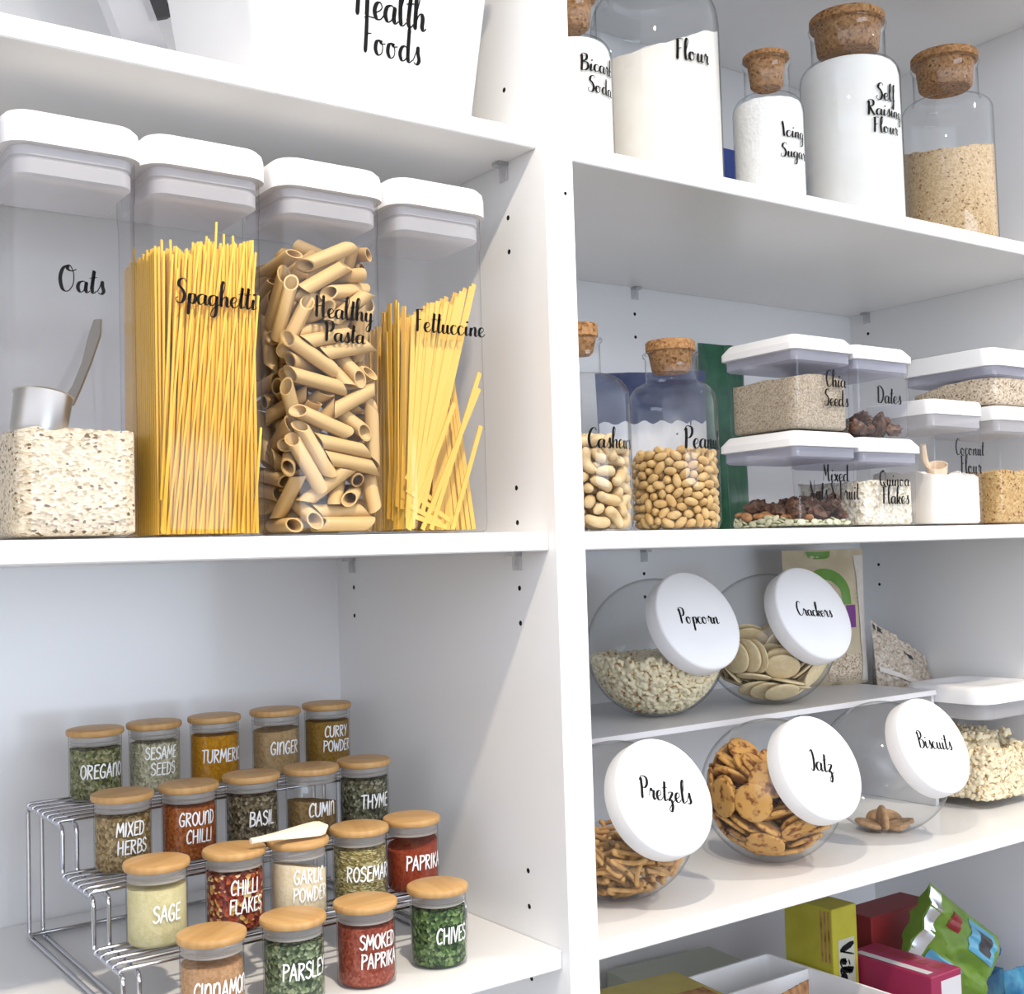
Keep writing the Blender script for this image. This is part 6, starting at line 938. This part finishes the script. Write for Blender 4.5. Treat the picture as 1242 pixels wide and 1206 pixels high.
  'popcorn2': [-1248,754,626,-2,95,-13,-1240,596,861,-9,-32,-49,-576,-1165,497,-9,-27,95,4,-1150,776,-57,-5,80,1157,-530,1476,-40,11,2,825,-1162,501,23,-42,68,-1165,1109,316,-1,89,-17,-666,36,1882,-67,71,10,133,-1136,199,21,80,-8,-200,593,1904,-29,28,-17,346,-1129,217,-4,-23,60,411,-344,1877,46,83,-21,108,-870,1374,-14,7,28,450,-1154,1098,51,-74,-39,378,-1150,603,-34,-22,-72,1231,-1082,1412,-4,14,-31,411,198,1892,37,-3,76,1048,830,1496,32,-64,-40,-1085,1153,1638,-15,91,-32,-1185,525,407,-28,9,50,-1158,181,478,96,-10,-16,-443,170,1877,10,94,-12,450,1111,1326,-72,14,-47,-1199,-397,806,47,53,1,989,-1118,382,48,84,-17,-260,1103,1605,2,83,37,-545,-1123,334,5,-41,49,-14,1103,1618,-48,40,76,835,422,1892,-29,-23,-91,1296,-883,1468,51,-14,-83,-559,860,1877,-66,67,14,-53,531,1901,-4,98,12,1247,102,1397,2,87,43,-1013,-1003,1401,12,70,-49,-521,-1065,1366,-35,-16,91,1040,549,986,12,-40,-88,-1167,-513,1087,13,-10,81,867,1176,1390,69,70,-9,-288,-1036,1349,-13,-23,11,-44,752,1889,6,-29,94,1285,274,1281,-34,-19,-21,-48,1168,1454,17,94,-26,1102,633,1553,13,14,-17,-1099,106,623,63,60,-28,-690,-1037,1044,7,86,5,-1062,532,1045,-79,-44,40,-880,1195,1719,6,83,-42,-1085,-233,807,-85,31,22,-1040,944,1096,-89,14,-6,-1103,288,1383,37,20,52,1274,922,1245,-13,-23,81,-1089,614,559,-54,-47,-62,627,1082,1646,-38,61,-48,1254,-262,1463,-40,27,-86,135,-1028,1006,-57,55,50,1150,1136,1268,47,-73,37,-342,-1060,386,-11,-96,-23,-1060,-62,1038,-13,2,7,-1079,-809,801,-40,-1,-53,-143,-1030,798,31,22,16,-701,-1059,841,7,-62,-61,395,-723,1284,78,18,-55,-1068,685,1538,8,-40,-61,630,-922,375,-52,77,-31,-1040,143,1490,-5,13,5,-752,1150,1631,-5,-44,67,-1075,366,668,0,-39,-60,87,-1021,313,-65,68,1,-446,1080,775,-6,22,-64,-20,1101,330,-85,49,3,-965,1127,660,-91,11,35],
  'popcorn3': [-908,-1123,958,74,-55,-31,256,-1165,1151,19,42,59,-1108,241,1632,6,-48,86,1321,-399,1550,71,57,15,1039,973,1308,-3,-50,60,876,663,1877,-20,33,-91,-328,-1145,546,-62,16,-21,-1224,409,1036,-8,-99,-1,1041,956,1158,63,-72,-24,1099,-72,1333,19,72,-57,-779,-1147,1370,-27,15,-46,-1186,-732,975,-51,-14,16,-158,-1129,202,-50,54,-42,728,1082,1477,74,-37,14,559,568,1880,-15,-75,-63,-1104,1180,570,38,6,-1,707,1140,1143,-52,79,-3,789,-1147,803,-37,-79,37,-307,-111,1878,-25,-59,66,-419,-263,1877,-42,0,-51,-238,856,1878,-20,25,-83,613,1137,1284,81,-42,-22,-1138,-553,199,43,-53,-54,522,-1116,387,-82,-43,34,-1088,-237,332,11,-60,33,-101,-1000,1356,36,-79,-42,1256,97,1580,-71,-41,-3,395,760,1879,48,-49,-50,1140,777,1354,1,-45,-60,-1147,-744,1121,-20,-42,30,487,-1014,1308,-71,52,36,1091,80,1155,52,50,25,-820,-1053,198,-21,26,-86,-1136,632,1376,-35,57,-60,-394,621,1877,3,-41,76,807,-1085,355,-43,58,-68,1230,249,1629,-5,-14,7,-1097,165,198,-41,49,-65,162,863,1879,70,-13,-7,344,-162,1877,-29,-25,20,12,300,1877,-27,31,-89,-1092,867,1647,-12,-43,61,-402,1176,1551,31,1,-59,1169,455,1660,-39,-59,-6,-943,-954,489,-36,2,-29,-1092,-926,917,18,-14,36,-1080,622,276,9,-72,28,-1040,181,380,38,47,22,-1038,483,1383,-5,14,58,-1087,-172,196,-23,76,59,1216,940,1385,76,-51,-34,-337,-883,1165,77,-38,10,657,-1011,552,-24,35,-50,457,1208,1657,-46,14,35,-1038,-422,236,78,-59,12,-1054,1044,1273,-6,86,18,1206,-974,1295,-33,-18,-6,1186,446,989,-61,-44,45,-643,1157,552,-84,39,-21,-107,-1033,331,-62,72,-17,-828,-963,610,-31,-64,66,-909,1139,1076,-28,71,63,-937,1130,1537,43,76,17,1101,102,958,-2,63,-31,-1003,-865,198,36,68,43,-1090,771,199,37,60,56,-246,1147,498,-30,-77,53]},
}
# ---------------------------------------------------------------- piles: how each piece came to rest, then every piece an object of its own
WHERE = {'penne': ((CX['penne'], .072, 0), 'penne in the canister'), 'popcorn': (GJ['popcorn'][:3], 'popcorn in the globe jar'), 'crackers': (GJ['crackers'][:3], 'plain crackers in the globe jar'), 'poptub': ((.883, .180, ZRB), 'popcorn in the square tub'),
 'jatz': (GJ['jatz'][:3], 'toasted crackers in the globe jar'), 'pretzels': (GJ['pretzels'][:3], 'pretzels in the globe jar'), 'biscuits': (GJ['biscuits'][:3], 'broken biscuits in the globe jar'), 'cashews': ((.097, .095, 0), 'cashews in the bottle'),
 'peanuts': ((.2255, .0952, 0), 'peanuts in the bottle'), 'dates': ((.5355, .103, .1106), 'dates in the box'), 'mixed': ((.42175, .102, 0), '%s in the mixed box')}
LAB = {'penne': 'brown ridgeless penne tube inside the Healthy Pasta canister', 'popcorn': 'popped corn kernel inside the Popcorn globe jar', 'crackers': 'plain pale round cracker inside the Crackers globe jar', 'poptub': 'popped corn kernel inside the square white-lidded tub',
 'jatz': 'browned round cracker inside the middle front globe jar', 'pretzels': 'golden pretzel twist inside the Pretzels globe jar', 'biscuits': 'broken brown biscuit piece in the nearly empty Biscuits jar', 'cashews': 'pale curved cashew inside the narrow-necked bottle',
 'peanuts': 'pale blanched peanut inside the Peanuts bottle', 'dates': 'dark wrinkled date inside the Dates box', 'mixed': '%s in the Mixed Nuts & Fruit box'}
MIX = {'fruit': 'dark dried fruit piece', 'almond': 'brown almond', 'pepita': 'pale green pumpkin seed'}
PROTO = {}
from mathutils import Quaternion
def poses(v):
    for k in range(0, len(v), 6):
        x, y, z = (c / 99 for c in v[k + 3:k + 6]); w = math.sqrt(max(0, 1 - x * x - y * y - z * z))
        yield Matrix.Translation(Vector(v[k:k + 3]) / 2e4) @ Quaternion((w, x, y, z)).normalized().to_matrix().to_4x4()
CATS = {'penne': 'penne', 'popcorn': 'popcorn', 'poptub': 'popcorn', 'crackers': 'cracker', 'jatz': 'cracker', 'pretzels': 'pretzel', 'biscuits': 'biscuit', 'cashews': 'cashew', 'peanuts': 'peanut', 'dates': 'date'}
PUFF = Matrix.Scale(1.2, 4)
def snug(job, mw):
    k, zc = {'popcorn': (.972, .087), 'poptub': (.935, .115), 'jatz': (.955, .083), 'crackers': (.962, .087)}.get(job, (1, 0)); m2 = mw.copy()
    m2.translation = Vector((0, 0, zc)) + (mw.translation - Vector((0, 0, zc))) * k
    return m2
for job, kds in PILE.items():
    off, grp = WHERE[job]; at_ = Matrix.Translation(off)
    for kd, v in kds.items():
        mk, mt_, nm = PIECES[kd]
        if kd not in PROTO: PROTO[kd] = mk().mesh(nm, M[mt_], 50)
        for mw in poses(v):
            o = bpy.data.objects.new(nm, PROTO[kd]); COL.objects.link(o)
            o.matrix_world = at_ @ snug(job, mw) @ (PUFF if nm == 'popcorn' else Matrix())
            if job == 'mixed': tag(o, LAB[job] % MIX[kd], {'fruit': 'dried fruit', 'almond': 'almond', 'pepita': 'seed'}[kd], grp % {'fruit': 'dried fruit', 'almond': 'almonds', 'pepita': 'pumpkin seeds'}[kd])
            else: tag(o, LAB[job], CATS[job], grp)
for job, kds in REST.items():                            # the kernels that show least, massed behind the others
    b = MB()
    for kd, v in kds.items():
        p = PIECES[kd][0]()
        for mw in poses(v): b.add([snug(job, mw) @ PUFF @ Vector(c) for c in p.v], p.f)
    core = lumpy(3, .054, .10, 7, (1, 1, .62), 5) if job == 'popcorn' else lumpy(3, .046, .10, 7, (1.12, 1.0, .95), 5)
    b.add([(x, y + (0 if job == 'popcorn' else .008), z + (.047 if job == 'popcorn' else .056)) for x, y, z in core.v], core.f)
    tag(b.build('popcorn_mass', M['popcorn'], None, WHERE[job][0], smooth=50), 'popped corn massed between the kernels of the ' + ('Popcorn globe jar' if job == 'popcorn' else 'square white-lidded tub'), 'popcorn', None, 'stuff')
